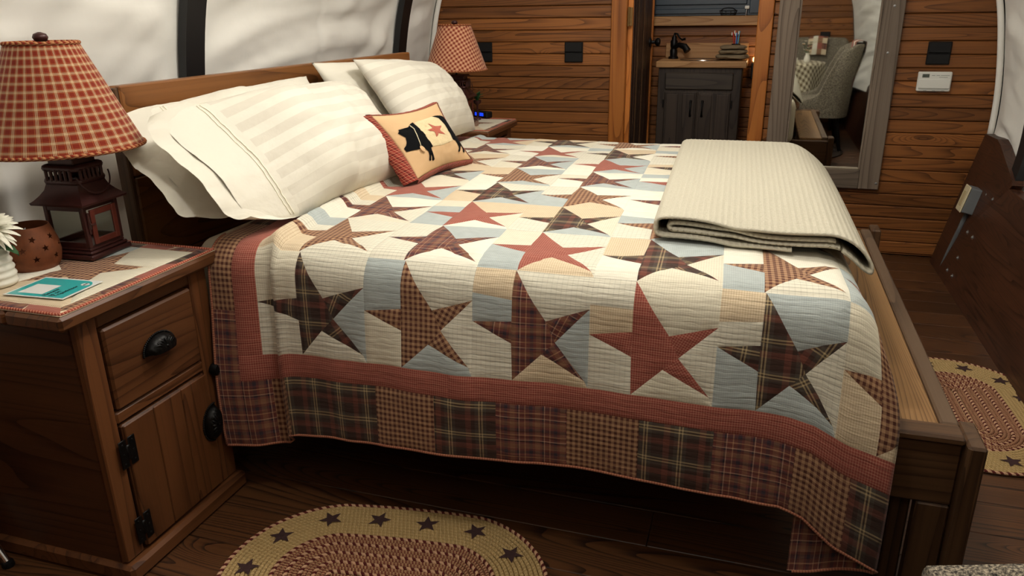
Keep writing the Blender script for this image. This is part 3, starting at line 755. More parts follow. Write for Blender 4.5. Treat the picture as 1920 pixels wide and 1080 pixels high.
# ------------------------------------------------------------------ quilt
qt = thing('patchwork_quilt', 'patchwork quilt of plaid stars on cream and blue-grey patches covering the bed', 'quilt', (-.5, 1.45, .42))
Y0, ZT, RD = 1.455, .690, .075
ARC = RD*PI/2
DROOP = [(-1.26, .085), (-1.082, .080), (-1.066, .040), (-.95, .026), (-.75, .010), (-.42, .0), (.02, .0), (.11, .004), (.16, .024), (.225, .080), (.33, .130), (.46, .16), (.7, .19)]
NZ = lambda x, y, z=0.: noise.noise(Vector((x, y, z)))
def across(b):
    """cross-section of the sheet over the near mattress edge: b>0 inward on top, b<0 down the side -> (y, z)"""
    c = b-.045
    if c >= 0:
        far = max(0, c-1.63)           # far edge turns down as well
        if far > 0:
            t = min(far, ARC)/RD
            y = Y0+RD+1.63+RD*math.sin(t); z = ZT-RD+RD*math.cos(t)
            return y, z-max(0, far-ARC)
        return Y0+RD+c, ZT
    t = -c/RD
    if t < PI/2: return Y0+RD-RD*math.sin(t), ZT-RD+RD*math.cos(t)
    return Y0, ZT-RD-(-c-ARC)
A1 = .170
def qP(a, b):
    y, z = across(b)
    q = max(0, -b)
    sk = -.045*max(0, min(b, 1.7))               # quilt lies a little askew
    x = a
    if b < 0:
        z -= interp(DROOP, a)*(min(1.3, q/.45))**lerp(1.6, .95, sstep(.02, .2, a))
        y -= .030*sstep(0, .4, q)*(.35+.65*noise.noise(Vector((a*3.1, .3, 2.)))+.55*math.sin(a*9+1.0)*.6)+.012*sstep(.0, .35, q)
        y += .006*NZ(a*14, b*5, 3.)*sstep(.02, .2, q)
    # foot end: past the mattress edge the sheet drops onto the ledge; the near flap runs on as a free corner
    d = a-A1
    w = sstep(-.22, .10, b)
    if d > 0:
        dm = lerp(.146, .6, sstep(.02, .12, b))       # free corner folds back on itself behind the flap
        de = d
        if d > dm:
            de = dm-(d-dm)*.85; y += .010*sstep(0, .03, d-dm)
        t = min(de, ARC)/RD
        hx = RD*math.sin(t) if de > 0 else de; hz = RD*(1-math.cos(t))+max(0, de-ARC) if de > 0 else 0
        hz = min(hz, .262+.02*(hz > .262))
        x = A1+lerp(de, hx, w); z -= lerp(0, hz, w)
        if b < .3: y += .015*w*(1-w)*4*sstep(0, .1, de)
    x += sk
    # pleat by the pillows: a ridge with a sharp foot-side edge
    if -1.2 < a < -.9:
        k = (a+1.072)
        r = .026*math.exp(-((k+.014)/.022)**2) if k < 0 else .018*math.exp(-(k/.006)**2)
        r *= 1-sstep(.9, 1.3, b)*.6
        wb = sstep(-.06, .05, b)
        z += r*wb
        y += (1-wb)*(.024*(1-sstep(-.006, .0, k))*sstep(-.10, -.02, k)-.007*math.exp(-((k-.008)/.010)**2))
    if b > .045 and d < 0:
        z += .010*math.sin(PI*min(1, (b)/1.6))+.005*NZ(a*4, b*4, 1.)+.0022*NZ(a*13, b*13, 5.)
    elif b <= .045: z += .003*NZ(a*5, b*8, 7.)
    return Vector((x, y, z))
CELL = .0145
COLS = [-1.128, -.827, -.561, -.300, -.0385, .200, .462]
ROWS = [-.250, 0.0]+[.25*k for k in range(1, 8)]
qr = random.Random(21)
BG = ['white', 'cream', 'linen', 'blue', 'beige', 'cream', 'linen', 'blue', 'white']
def qpatch(name, poly, fab, rot=0):
    mb = sheet_patch([poly], CELL, qP, uvrot=[rot])
    if mb.f: return obj(name, mb, FAB[fab], qt, 180)
for ri in range(8):
    for ci in range(6):
        a0, a1 = COLS[ci], COLS[ci+1]; b0, b1 = ROWS[ri], ROWS[ri+1]
        j = lambda s=.012: qr.uniform(-s, s)
        T = lambda u, v: (lerp(a0, a1, u), lerp(b0, b1, v))
        sx = .40 if ci == 0 else (.30 if ci == 5 else .345)
        tp, rt, rb, bt, lf = T(sx+.01+j(), 1), T(1, .70+j(.03)), T(.97, .07+j()), T(sx+.0+j(), 0), T(0, .49+j(.03))
        i1, i2, i3, i4, i5 = T(.635, .56+j()), T(.715, .375+j()), T(.60, .255+j()), T(sx, .34+j()), T(sx, .555+j())
        f = ORD[(ci+ri) % 4]
        pieces = [[tp, i1, i2, i3, bt, i4, i5], [i1, rt, i2], [i2, rb, i3], [i4, lf, i5]]
        sw = '_star'
        obj('star_patch', sheet_patch(pieces, CELL, qP, puff=.002, uvrot=[0, .45, -.62, .1]), FAB[f], qt, 180)
        tl, tr, br, bl = T(0, 1), T(1, 1), T(1, 0), T(0, 0)
        fb = [qr.choice(BG) for _ in range(6)]
        if ri == 0: fb = [qr.choice(['linen', 'cream', 'linen', 'blue', 'beige', 'linen']) for _ in range(6)]
        if qr.random() < .55:
            m0, m1 = T(0, .74+j(.03)), T(sx+.005, .74+j(.03))
            m1 = (lerp(i5[0], tp[0], .42), m1[1])
            qpatch('background_patch', [tl, m0, m1, tp], fb[0]); qpatch('background_patch', [m0, lf, i5, m1], fb[1] if fb[1] != fb[0] else 'blue')
        else: qpatch('background_patch', [tl, lf, i5, tp], fb[0])
        qpatch('background_patch', [lf, bl, bt, i4], fb[2])
        qpatch('background_patch', [tp, i1, rt, tr], fb[3])
        qpatch('background_patch', [rt, i2, rb, br] if abs(br[0]-rb[0]) > 1e-6 else [rt, i2, rb], fb[4])
        qpatch('background_patch', [rb, i3, bt, br], fb[5])
# borders: rust strip then plaid squares, along the near side, the head end and the foot end
bq = ROWS[0]; SB = .056; PBW = .145
aH, aF = COLS[0], COLS[-1]
def strip(a0, a1, b0, b1, n, ax):
    for k in range(n):
        if ax == 0: yield [(lerp(a0, a1, k/n), b0), (lerp(a0, a1, (k+1)/n), b0), (lerp(a0, a1, (k+1)/n), b1), (lerp(a0, a1, k/n), b1)]
        else: yield [(a0, lerp(b0, b1, k/n)), (a1, lerp(b0, b1, k/n)), (a1, lerp(b0, b1, (k+1)/n)), (a0, lerp(b0, b1, (k+1)/n))]
for p in strip(aH-SB, aF+SB, bq-SB, bq, 3, 0): qpatch('rust_border', p, 'rust')
for p in strip(aH-SB, aH, bq, ROWS[-1], 3, 1): qpatch('rust_border', p, 'rust')
for p in strip(aF, aF+SB, bq, ROWS[-1], 3, 1): qpatch('rust_border', p, 'rust')
xs = [aH-SB, -1.055, -.80, -.655, -.505, -.345, -.195, -.03, .11, .225, .345, aF+SB]
fs_ = ['check', 'wine', 'check', 'dark', 'wine', 'check', 'dark', 'wine', 'check', 'dark', 'wine']
xs = [aH-SB, -1.115, -1.06, -.81, -.655, -.505, -.345, -.185, -.03, .13, .24, .36, aF+SB]
fs_ = ['wine', 'check', 'dark', 'check', 'dark', 'wine', 'check', 'dark', 'wine', 'check', 'dark', 'wine']
for x0, x1, f in zip(xs, xs[1:], fs_): qpatch('border_patch', [(x0, bq-SB-PBW), (x1, bq-SB-PBW), (x1, bq-SB), (x0, bq-SB)], f)
HB = aH-SB-.062
for k in range(8):
    b0 = bq-SB-PBW+k*.30; b1 = min(ROWS[-1], b0+.30)
    if b1 > b0: qpatch('border_patch', [(HB, b0), (aH-SB, b0), (aH-SB, b1), (HB, b1)], ['wine', 'check', 'dark', 'check', 'wine'][k % 5])
# bound edge along the hem
hem_pts = []
a = HB
while a < aF+SB:
    p = qP(a, bq-SB-PBW); hem_pts.append(p+Vector((0, 0, -.002))); a += .012
obj('binding', MB().tube(hem_pts, .0034, 6), FAB['tan'], qt, 180)
hem2 = [qP(HB, bq-SB-PBW+k*.02)+Vector((-.002, 0, 0)) for k in range(26)]
obj('binding', MB().tube(hem2, .0034, 6), FAB['tan'], qt, 180)

# ------------------------------------------------------------------ folded waffle blanket
bl = thing('folded_blanket', 'folded oatmeal waffle-weave blanket at the foot of the bed', 'blanket', (0, 2.3, .70))
WP = .0135
def ribbon(profile, name, ya, yb, z0fn, thick=.011, amp=.0064, wob=0.):
    L = [0]; P = [Vector((x, 0, z)) for x, z in profile]
    for _ in range(3):                              # chaikin rounding of the fold profile
        Q = [P[0]]
        for i in range(len(P)-1): Q += [P[i]*.75+P[i+1]*.25, P[i]*.25+P[i+1]*.75]
        P = Q+[P[-1]]
    L = [0]
    for i in range(1, len(P)): L.append(L[-1]+(P[i]-P[i-1]).length)
    tot = L[-1]; nu = int(tot/(WP/4.0)); nv = int((yb-ya)/(WP/4.0))
    C = []; k = 0
    for i in range(nu+1):
        t = tot*i/nu
        while k < len(L)-2 and L[k+1] < t: k += 1
        C.append(P[k].lerp(P[k+1], min(1, (t-L[k])/max(1e-9, L[k+1]-L[k]))))
    T = [(C[min(nu, i+1)]-C[max(0, i-1)]).normalized() for i in range(nu+1)]
    mb = MB(); vs = []
    for side in (1, -1):
        for j in range(nv+1):
            v = j/nv; y = lerp(ya, yb, v); gy = abs(math.cos(PI*y/WP))**2
            for i in range(nu+1):
                s = tot*i/nu; g = max(abs(math.cos(PI*s/WP))**2, gy)
                c = C[i]; n = Vector((-T[i].z, 0, T[i].x)); h = side*(thick*.5-amp*(1-g))
                e = min(1, min(v, 1-v)*nv/2.0); h *= lerp(.55, 1, e)
                x = c.x+n.x*h; z = c.z+n.z*h
                # skew of the quad seen in the photograph and soft waves of the near end
                xx = -.206+x-.03*v*(1-v)*0-.060*v*(1-x/.45)+.0*v; zz = z0fn(xx, y)+z*(1-.15*v)
                wav = math.exp(-v*14)
                zz += wav*(.006*math.sin(x*17+.6)*min(1, z/.03+.2)+wob*math.exp(-((x-.175)/.035)**2))
                yy = y+.012*math.sin(x*9+1)*wav+.02*(x-.2)*0-.035*(x/.45)*(1-v)
                vs.append(Vector((xx, yy, zz)))
    N1 = (nu+1)*(nv+1); fs = []
    def id_(s, i, j): return (0 if s > 0 else N1)+j*(nu+1)+i
    for j in range(nv):
        for i in range(nu):
            fs.append((id_(1, i, j), id_(1, i+1, j), id_(1, i+1, j+1), id_(1, i, j+1)))
            fs.append((id_(-1, i, j), id_(-1, i, j+1), id_(-1, i+1, j+1), id_(-1, i+1, j)))
    for i in range(nu):
        fs.append((id_(1, i, 0), id_(-1, i, 0), id_(-1, i+1, 0), id_(1, i+1, 0))); fs.append((id_(1, i+1, nv), id_(-1, i+1, nv), id_(-1, i, nv), id_(1, i, nv)))
    for j in range(nv):
        fs.append((id_(1, 0, j+1), id_(-1, 0, j+1), id_(-1, 0, j), id_(1, 0, j))); fs.append((id_(1, nu, j), id_(-1, nu, j), id_(-1, nu, j+1), id_(1, nu, j+1)))
    mb.add(vs, fs)
    return obj(name, mb, M_waffle, bl, 180, fix=False)
def bedtop(x, y):
    d = x-(A1-.045*(y-1.5))
    drop = 0 if d < 0 else RD*(1-math.cos(min(d, ARC)/RD))+max(0, d-ARC)
    return ZT+.010*math.sin(PI*min(1, max(0, (y-1.45)/1.6)))+.0065-drop*.75
ribbon([(.30, .007), (.06, .007), (.010, .006), (.0, .014), (.0, .028), (.0, .040), (.012, .048), (.06, .048), (.22, .049), (.38, .047), (.435, .043), (.462, .026), (.462, .010), (.445, .006), (.425, .012), (.40, .018)], 'outer_fold', 1.715, 2.985, bedtop, wob=-.004)
ribbon([(.395, .020), (.25, .019), (.06, .018), (.035, .018), (.028, .025), (.035, .033), (.06, .034), (.25, .033), (.385, .031)], 'inner_fold', 1.722, 2.96, bedtop, wob=.004)

# ------------------------------------------------------------------ pillows
def pillow(name, label, bl_, br_, tr_, tl_, T, mat, seed, hemmed=False, group='bed pillows', pinch=.045, lump=.03, n=56, vper=1.0, soft=False):
    bl_, br_, tr_, tl_ = map(Vector, (bl_, br_, tr_, tl_))
    nn = ((br_-bl_).cross(tl_-bl_)).normalized()
    W_ = (br_-bl_).length; H_ = (tl_-bl_).length
    t = thing(name, label, 'pillow', (bl_+br_)/2, group)
    def base(u, v):
        cu, cv = 2*u-1, 2*v-1
        uu = u-(pinch*cu*(1-cv*cv))*.9*(0 if (hemmed and cu < 0) else 1); vv = v-pinch*cv*(1-cu*cu)*(1.3 if soft else .35)
        return bl_.lerp(br_, uu).lerp(tl_.lerp(tr_, uu), vv)
    def thick(u, v):
        cu, cv = abs(2*u-1), abs(2*v-1)
        if soft: return max(0, 1-cu**2.4)**.85*max(0, 1-cv**2.4)**.85
        pu = max(0, 1-cu**2.6)**.55; pv = max(0, 1-cv**2.4)**.6
        if hemmed and u < .5:
            body = sstep(.06, .42, u); pu = lerp(.05, max(0, 1-abs((u-.5)/.5)**2.6)**.55, body); pv = max(.0, 1-cv**3.5)**.6
        return pu*pv
    def surf(s):
        def P(u, v):
            p = base(u, v); h = thick(u, v)
            if hemmed:
                eb = max(0, 1-u/.26)**2*max(0, 1-v/.34)**2; et = max(0, 1-u/.16)**2*max(0, 1-(1-v)/.2)**2
                dv = (tl_-bl_).normalized(); du = (br_-bl_).normalized()
                p = p+(dv*.060+du*.075)*eb+(du*.03-dv*.02)*et
            e = min(u, 1-u, v, 1-v)
            wr = NZ(u*5*W_/.6, v*5, seed)*.6+.4*NZ(u*13, v*10, seed+3)
            cr_ = (1-sstep(0, .22, e))*NZ(u*22, v*22, seed+6)*.35
            p = p+nn*(s*(T*h*(.62 if s > 0 else .30)+(.0012 if hemmed else 0))+(lump*.5*wr+cr_*.012)*(h if not hemmed else max(h, .25))*(1 if s > 0 else .6))
            wr2 = NZ(u*9+v*3, v*7-u*4, seed+15); wr2 = max(0, 1-abs(wr2)*6)
            p = p-nn*(s*.0035*wr2*((.35 if hemmed else 0)+.65*h))
            if hemmed:
                g = math.exp(-((u-.20)/.05)**2)
                p = p+nn*(s*(.004*g*NZ(u*9, v*34, seed+8)-.010*math.exp(-((u-.27)/.06)**2-((v-.52)/.3)**2)))
                p = p-nn*(s*.002*math.exp(-((u-.161)/.010)**2))
            if hemmed and u < .32 and s < 0:
                k = 1-u/.32; p = p+(bl_-br_).normalized()*(.062*k*k)+nn*(.022*k*k)
                p = p+nn*(.006*k*NZ(u*8, v*9, seed+2))
            if hemmed and u < .32:
                k = 1-u/.32
                p = p+nn*(s*.005*k*k*(1-(2*v-1)**4)) + nn*(.010*k*math.sin(v*9+seed)) + Vector((0, -.010*k*math.sin(v*5+seed*2), -.012*k*k))
            return p
        return P
    mb = MB().grid(n, n, surf(1), uvf=lambda u, v: (u*W_, v*H_)).grid(n, n, surf(-1), uvf=lambda u, v: (u*W_, v*H_))
    o = obj('pillow_case' if hemmed else 'pillow_cover', mb, mat, t, 180, merge=.0004)
    if hemmed:
        Pf = surf(1)
        for uu in (.155, .167): obj('hem_stitch', MB().tube([Pf(uu, .02+.96*k/60)+nn*.0012 for k in range(61)], .0016, 6), M_stitch, t, 180)
    return t, surf(1), nn
pillow('bed_pillow', 'cream striped pillow leaning on another, rearmost on the near side of the headboard', (-1.245, 1.44, .712), (-1.33, 2.32, .735), (-1.520, 2.40, 1.005), (-1.505, 1.525, .985), .15, M_pilp, 11., True, vper=1)
pillow('bed_pillow', 'large cream striped pillow with stitched open hem, frontmost beside the near lamp', (-1.125, 1.515, .704), (-1.090, 2.33, .712), (-1.395, 2.46, .985), (-1.365, 1.475, 1.0), .22, M_pil, 4., True)
pillow('bed_pillow', 'cream pillow mostly hidden behind the others at the far side of the headboard', (-1.36, 2.44, .735), (-1.36, 3.20, .735), (-1.520, 3.24, 1.01), (-1.510, 2.425, 1.048), .14, M_pilp, 23.)
pillow('bed_pillow', 'cream striped pillow behind the pig cushion, frontmost on the far side', (-1.165, 2.50, .735), (-1.175, 3.15, .725), (-1.40, 3.235, .985), (-1.405, 2.525, 1.055), .19, M_pils, 31.)

# ------------------------------------------------------------------ pig cushion
pg = None
bl_, br_, tr_, tl_ = Vector((-1.000, 2.148, .715)), Vector((-.955, 2.515, .715)), Vector((-1.050, 2.445, .918)), Vector((-1.115, 2.085, .918))
t, PS, nn = pillow('pig_cushion', 'tan accent cushion with a black pig applique and red plaid edging', bl_, br_, tr_, tl_, .058, M_tan, 44., group=None, pinch=.05, lump=.008, n=40, soft=True)
t['category'] = 'cushion'
# plaid boxing: a band running round the tan face and back
def band_ring(u0, v0, out, back, w):
    pass
def boxing(path, nm):
    mb = MB()
    m = len(path); vs = []; uvs = []
    L = 0
    for i, (u, v, ox, oy) in enumerate(path):
        p = PS(u, v); ux = (br_-bl_).normalized(); vy = (tl_-bl_).normalized()
        if i: L += (p-q0).length
        q0 = p
        o_ = ux*ox+vy*oy; rk = .0035*math.sin(i*1.9)*(.5 if ox else 1)
        for k, (f, dn) in enumerate(((-.05, .0015), (.25, .0015), (.8, -.012), (1.0, -.030), (.8, -.034))):
            vs.append(p+o_*f+nn*(dn+rk*f)); uvs.append((k*.014+L*.3, L))
    fs = [(i*5+k, i*5+k+1, (i+1)*5+k+1, (i+1)*5+k) for i in range(m-1) for k in range(4)]
    mb.add(vs, fs, uvs); return obj(nm, mb, M_flange, t, 180)
E1 = .042
boxing([(0, 1-k/24, -E1, 0.006*(1 if k < 2 else 0)) for k in range(25)], 'plaid_edging')
boxing([(k/30, 0, 0, -.016) for k in range(31)], 'plaid_edging')
boxing([(1, k/24, .012, 0) for k in range(25)], 'plaid_edging')
boxing([(1-k/30, 1, 0, .010) for k in range(31)], 'plaid_edging')
def pu_(u, v): return .93*u-.13*max(0, 1-(2*u-1)**2)*max(0, 1-(2*v-1)**2)
def ap(name, poly, mat, lift, cell=.03, sc=True):
    pl = [(pu_(u, v), v*.98) for u, v in poly]
    return obj(name, sheet_patch([pl], cell, PS, puff=.0012, rim=.01, lift=lift), mat, t, 60)
front_ = [(.185, .732), (.187, .713), (.151, .687), (.184, .644), (.224, .599), (.2, .541), (.152, .489), (.086, .46), (.085, .406), (.31, .369), (.387, .365), (.399, .287), (.379, .229), (.324, .163), (.329, .149), (.351, .15), (.4, .212), (.419, .257), (.41, .209), (.374, .144), (.392, .133), (.416, .146), (.445, .226), (.471, .296), (.495, .335), (.523, .338), (.528, .412), (.528, .53), (.502, .668), (.474, .76), (.449, .8), (.412, .789), (.346, .739), (.243, .736)]
back_ = [(.801, .832), (.934, .817), (1.0, .782), (1.033, .731), (1.045, .648), (1.055, .536), (1.055, .442), (1.04, .355), (1.045, .276), (1.011, .148), (.982, .129), (.962, .138), (.994, .193), (1.007, .245), (1.0, .31), (.974, .239), (.906, .158), (.881, .145), (.864, .154), (.917, .21), (.937, .26), (.934, .344), (.9, .371), (.924, .486), (.923, .642), (.882, .771)]
band_ = [(.479, .799), (.801, .832), (.882, .771), (.923, .642), (.924, .486), (.896, .351), (.687, .314), (.526, .335), (.528, .412), (.528, .53), (.502, .668), (.474, .76)]
star_ = [(.666, .724), (.742, .65), (.839, .634), (.775, .561), (.809, .472), (.729, .521), (.665, .458), (.679, .564), (.596, .615), (.687, .631)]
ap('pig_band', band_, M_bandc, .001)
ap('pig_front', front_, M_felt, .002)
ap('pig_rear', back_, M_felt, .002)
ap('star_applique', star_, M_redstar, .003)
nk = [(.368, .755), (.405, .69), (.39, .582), (.366, .471), (.337, .388)]
obj('collar_string', MB().tube([PS(pu_(u, v), v*.98)+nn*.0052 for u, v in nk], .0016, 6), M_string, t, 180)
c_ = PS(pu_(.335, .35), .35)+nn*.005
obj('collar_tag', MB().lathe([(.001, .0012), (.010, .0008), (.0115, 0)], n=16, M=frame_m((0, 0, 0), br_-bl_, tl_-bl_), c=c_), M_tan, t, 60)

# ------------------------------------------------------------------ nightstands
def nightstand(label, dy):
    FX, BX = -1.262, -1.655
    t = thing('nightstand', label, 'nightstand', (-1.46, 1.26+dy, 0), 'rustic nightstands')
    Y_ = lambda y: y+dy
    def b(nm, lo, hi, mat, bev=.004, par=None): return obj(nm, MB().box((lo[0], Y_(lo[1]), lo[2]), (hi[0], Y_(hi[1]), hi[2]), bev), mat, par or t)
    for k in range(3):
        xa = -1.665+k*.1445
        b('top_board', (xa, 1.012, .634), (xa+.1437 if k < 2 else -1.2335, 1.482, .664), M_nsy, .006)
    b('side_panel', (BX, 1.068, .02), (FX-.02, 1.088, .633), M_nsx); b('side_panel', (BX, 1.436, .02), (FX-.02, 1.456, .633), M_nsx)
    b('back_panel', (BX, 1.0885, .02), (BX+.012, 1.4355, .633), M_nsz)
    b('stile', (FX-.02, 1.066, .045), (FX, 1.118, .633), M_nsz); b('stile', (FX-.02, 1.398, .045), (FX, 1.457, .633), M_nsz)
    b('rail', (FX-.02, 1.1185, .598), (FX-.002, 1.3975, .633), M_nsy); b('rail', (FX-.02, 1.1185, .372), (FX-.001, 1.3975, .400), M_nsy)
    b('plinth', (BX, 1.056, 0), (FX+.020, 1.470, .044), M_nsy, .008)
    b('inner_box', (BX+.02, 1.0885, .05), (FX-.024, 1.4355, .60), M_darkvoid, 0)
    d = b('drawer', (FX-.02, 1.123, .404), (FX+.004, 1.393, .594), M_nsy, .005)
    dr = b('door', (FX-.02, 1.123, .052), (FX+.003, 1.394, .368), M_nsz, .004)
    for k in range(3): obj('door_board', MB().box((FX+.002, Y_(1.125+k*.0895), .054), (FX+.0065, Y_(1.125+k*.0895+.0885), .366), .0025), M_nsz, dr)
    def cup_pull(y, z, rot, par):
        M = Matrix.Translation((FX+.0045, Y_(y), z)) @ Matrix.Rotation(rot, 4, 'X')
        mb = MB()
        def P(u, v):
            a = PI*u; r = 1-.0*v; ph = PI/2*v
            k = 1+.05*math.sin(u*50)*math.sin(PI*v)
            return M @ Vector((.004+.026*math.sin(ph)*k*(.25+.75*math.sin(a)**.5), -.046*math.cos(a)*(math.cos(ph)*.25+.75), -.016+.038*math.sin(a)*math.cos(ph)**.7))
        mb.grid(36, 10, P)
        rim = [M @ Vector((.004, -.049*math.cos(PI*k/30), -.016+.040*math.sin(PI*k/30))) for k in range(31)]
        o = obj('pull', mb, M_iron, par, 180)
        sm = MB()
        for k in range(0, 31): sm.lathe([(.0005, -.003), (.0028, -.001), (.0028, .001), (.0005, .003)], n=6, c=rim[k], cap=False)
        obj('beaded_rim', sm, M_iron, par, 180)
        fl = MB()
        for k in range(7):
            a = PI*(k+.5)/7
            fl.tube([M @ Vector((.026, -.005*math.cos(a), -.006)), M @ Vector((.025, -.022*math.cos(a), .002+.008*math.sin(a))), M @ Vector((.014, -.036*math.cos(a), -.006+.022*math.sin(a)))], [.002, .004, .0015], 6)
        fl.lathe([(.001, -.004), (.005, -.002), (.005, .002), (.001, .004)], n=10, M=M @ Matrix.Translation((.026, 0, -.004)), cap=False)
        obj('leaf_relief', fl, M_iron, par, 180)
    cup_pull(1.262, .508, 0, d); cup_pull(1.378, .235, R(80), dr)
    for z in (.305, .108):
        h = MB()
        for s in (-1, 1): h.box((FX+.0065, Y_(1.122+s*.013-.010), z-.034), (FX+.0095, Y_(1.122+s*.013+.010), z+.034), .001)
        h.box((FX+.006, Y_(1.122-.006), z-.018), (FX+.012, Y_(1.122+.006), z+.018), .003)
        for s in (-1, 1):
            for q in (-1, 0, 1): h.lathe([(.003, 0), (.0025, .0012), (.0006, .002)], n=8, M=Matrix.Translation((FX+.0095, Y_(1.122+s*.014), z+q*.024)) @ Matrix.Rotation(R(90), 4, 'Y'))
        obj('hinge', h, M_black, t, 40)
    obj('turn_button', MB().lathe([(.004, 0), (.016, .002), (.018, .010), (.014, .020), (.004, .024)], n=16, M=Matrix.Translation((FX+.001, Y_(1.425), .365)) @ Matrix.Rotation(R(90), 4, 'Y')), M_black, t, 40)
    return t
nightstand('dark rustic nightstand with iron pulls, holding the votive, on the near bed side', 0)
nightstand('dark rustic nightstand at the far side of the bed by the plank wall', 2.47)

# quilted runners on the nightstands
def runner(label, dy):
    x0, x1, y0, y1 = -1.63, -1.2385, 1.02+dy, 1.474+dy; z = .6645
    t = thing('patchwork_runner', label, 'runner', ((x0+x1)/2, (y0+y1)/2, z), 'patchwork runners')
    obj('backing', MB().box((x0, y0, z), (x1, y1, z+.003), .001), FAB['beige'], t)
    def P(a, b): return Vector((a, b, z+.003+.0007*NZ(a*40, b*40, 1)))
    cx, cy = (x0+x1)/2+.01, (y0+y1)/2+.02
    S = [(cx+p[0], cy+p[1]) for p in star_poly(.135, .42, R(20))]
    box_ = [(x0+.006, y0+.006), (x1-.006, y0+.006), (x1-.006, y1-.006), (x0+.006, y1-.006)]
    m = .036
    inner = [(x0+m, y0+m), (x1-m, y0+m), (x1-m, y1-m), (x0+m, y1-m)]
    fb = ['dark', 'check', 'wine', 'rust']
    for k in range(4):
        a, b, c, d = box_[k], box_[(k+1) % 4], inner[(k+1) % 4], inner[k]
        n = 4
        for q in range(n):
            L = lambda p, r, f: (lerp(p[0], r[0], f), lerp(p[1], r[1], f))
            obj('border_patch', sheet_patch([[L(a, b, q/n), L(a, b, (q+1)/n), L(d, c, (q+1)/n), L(d, c, q/n)]], .02, P, puff=.002, rim=.008), FAB[fb[(k+q) % 4]], t, 180)
    obj('star_patch', sheet_patch([S], .02, P, puff=.003, rim=.008), FAB['check'], t, 180)
    # wedges between the star and the inner square
    cn = [(x1-m, y1-m), (x0+m, y1-m), (x0+m, y0+m), (x1-m, y0+m)]
    def hit(p):
        d = (p[0]-cx, p[1]-cy); f = min([abs(((x1-m if d[0] > 0 else x0+m)-cx)/d[0]) if abs(d[0]) > 1e-9 else 99, abs(((y1-m if d[1] > 0 else y0+m)-cy)/d[1]) if abs(d[1]) > 1e-9 else 99])
        return (cx+d[0]*f, cy+d[1]*f)
    for k in range(5):
        A, B, C = S[2*k], S[2*k+1], S[(2*k+2) % 10]
        HA, HC = hit(A), hit(C)
        aa, ac = math.atan2(HA[1]-cy, HA[0]-cx), math.atan2(HC[1]-cy, HC[0]-cx)
        if ac < aa: ac += 2*PI
        mids = []
        for c in cn:
            q = math.atan2(c[1]-cy, c[0]-cx)
            while q < aa: q += 2*PI
            if q < ac: mids.append((q, c))
        poly = [B, A, HA]+[c for q, c in sorted(mids)]+[HC, C]
        obj('ground_patch', sheet_patch([poly], .02, P, puff=.003, rim=.008), FAB[['cream', 'blue', 'white', 'beige', 'cream'][k]], t, 180)
    e = .0035; pts = []
    for (xa, ya), (xb, yb) in zip(box_, box_[1:]+box_[:1]): pts += [(lerp(xa, xb, q/20), lerp(ya, yb, q/20), z+.0035) for q in range(20)]
    cx_, cy_ = (x0+x1)/2, (y0+y1)/2
    pts = [((x-cx_)*1.016+cx_, (y-cy_)*1.012+cy_, zz) for x, y, zz in pts]
    obj('braided_edge', MB().tube(pts, .0036, 8, True), M_coral, t, 180)
    return t
runner('star patchwork runner with coral braided edge, under the near lantern lamp', 0)
runner('star patchwork runner under the far lamp and the clock', 2.47)

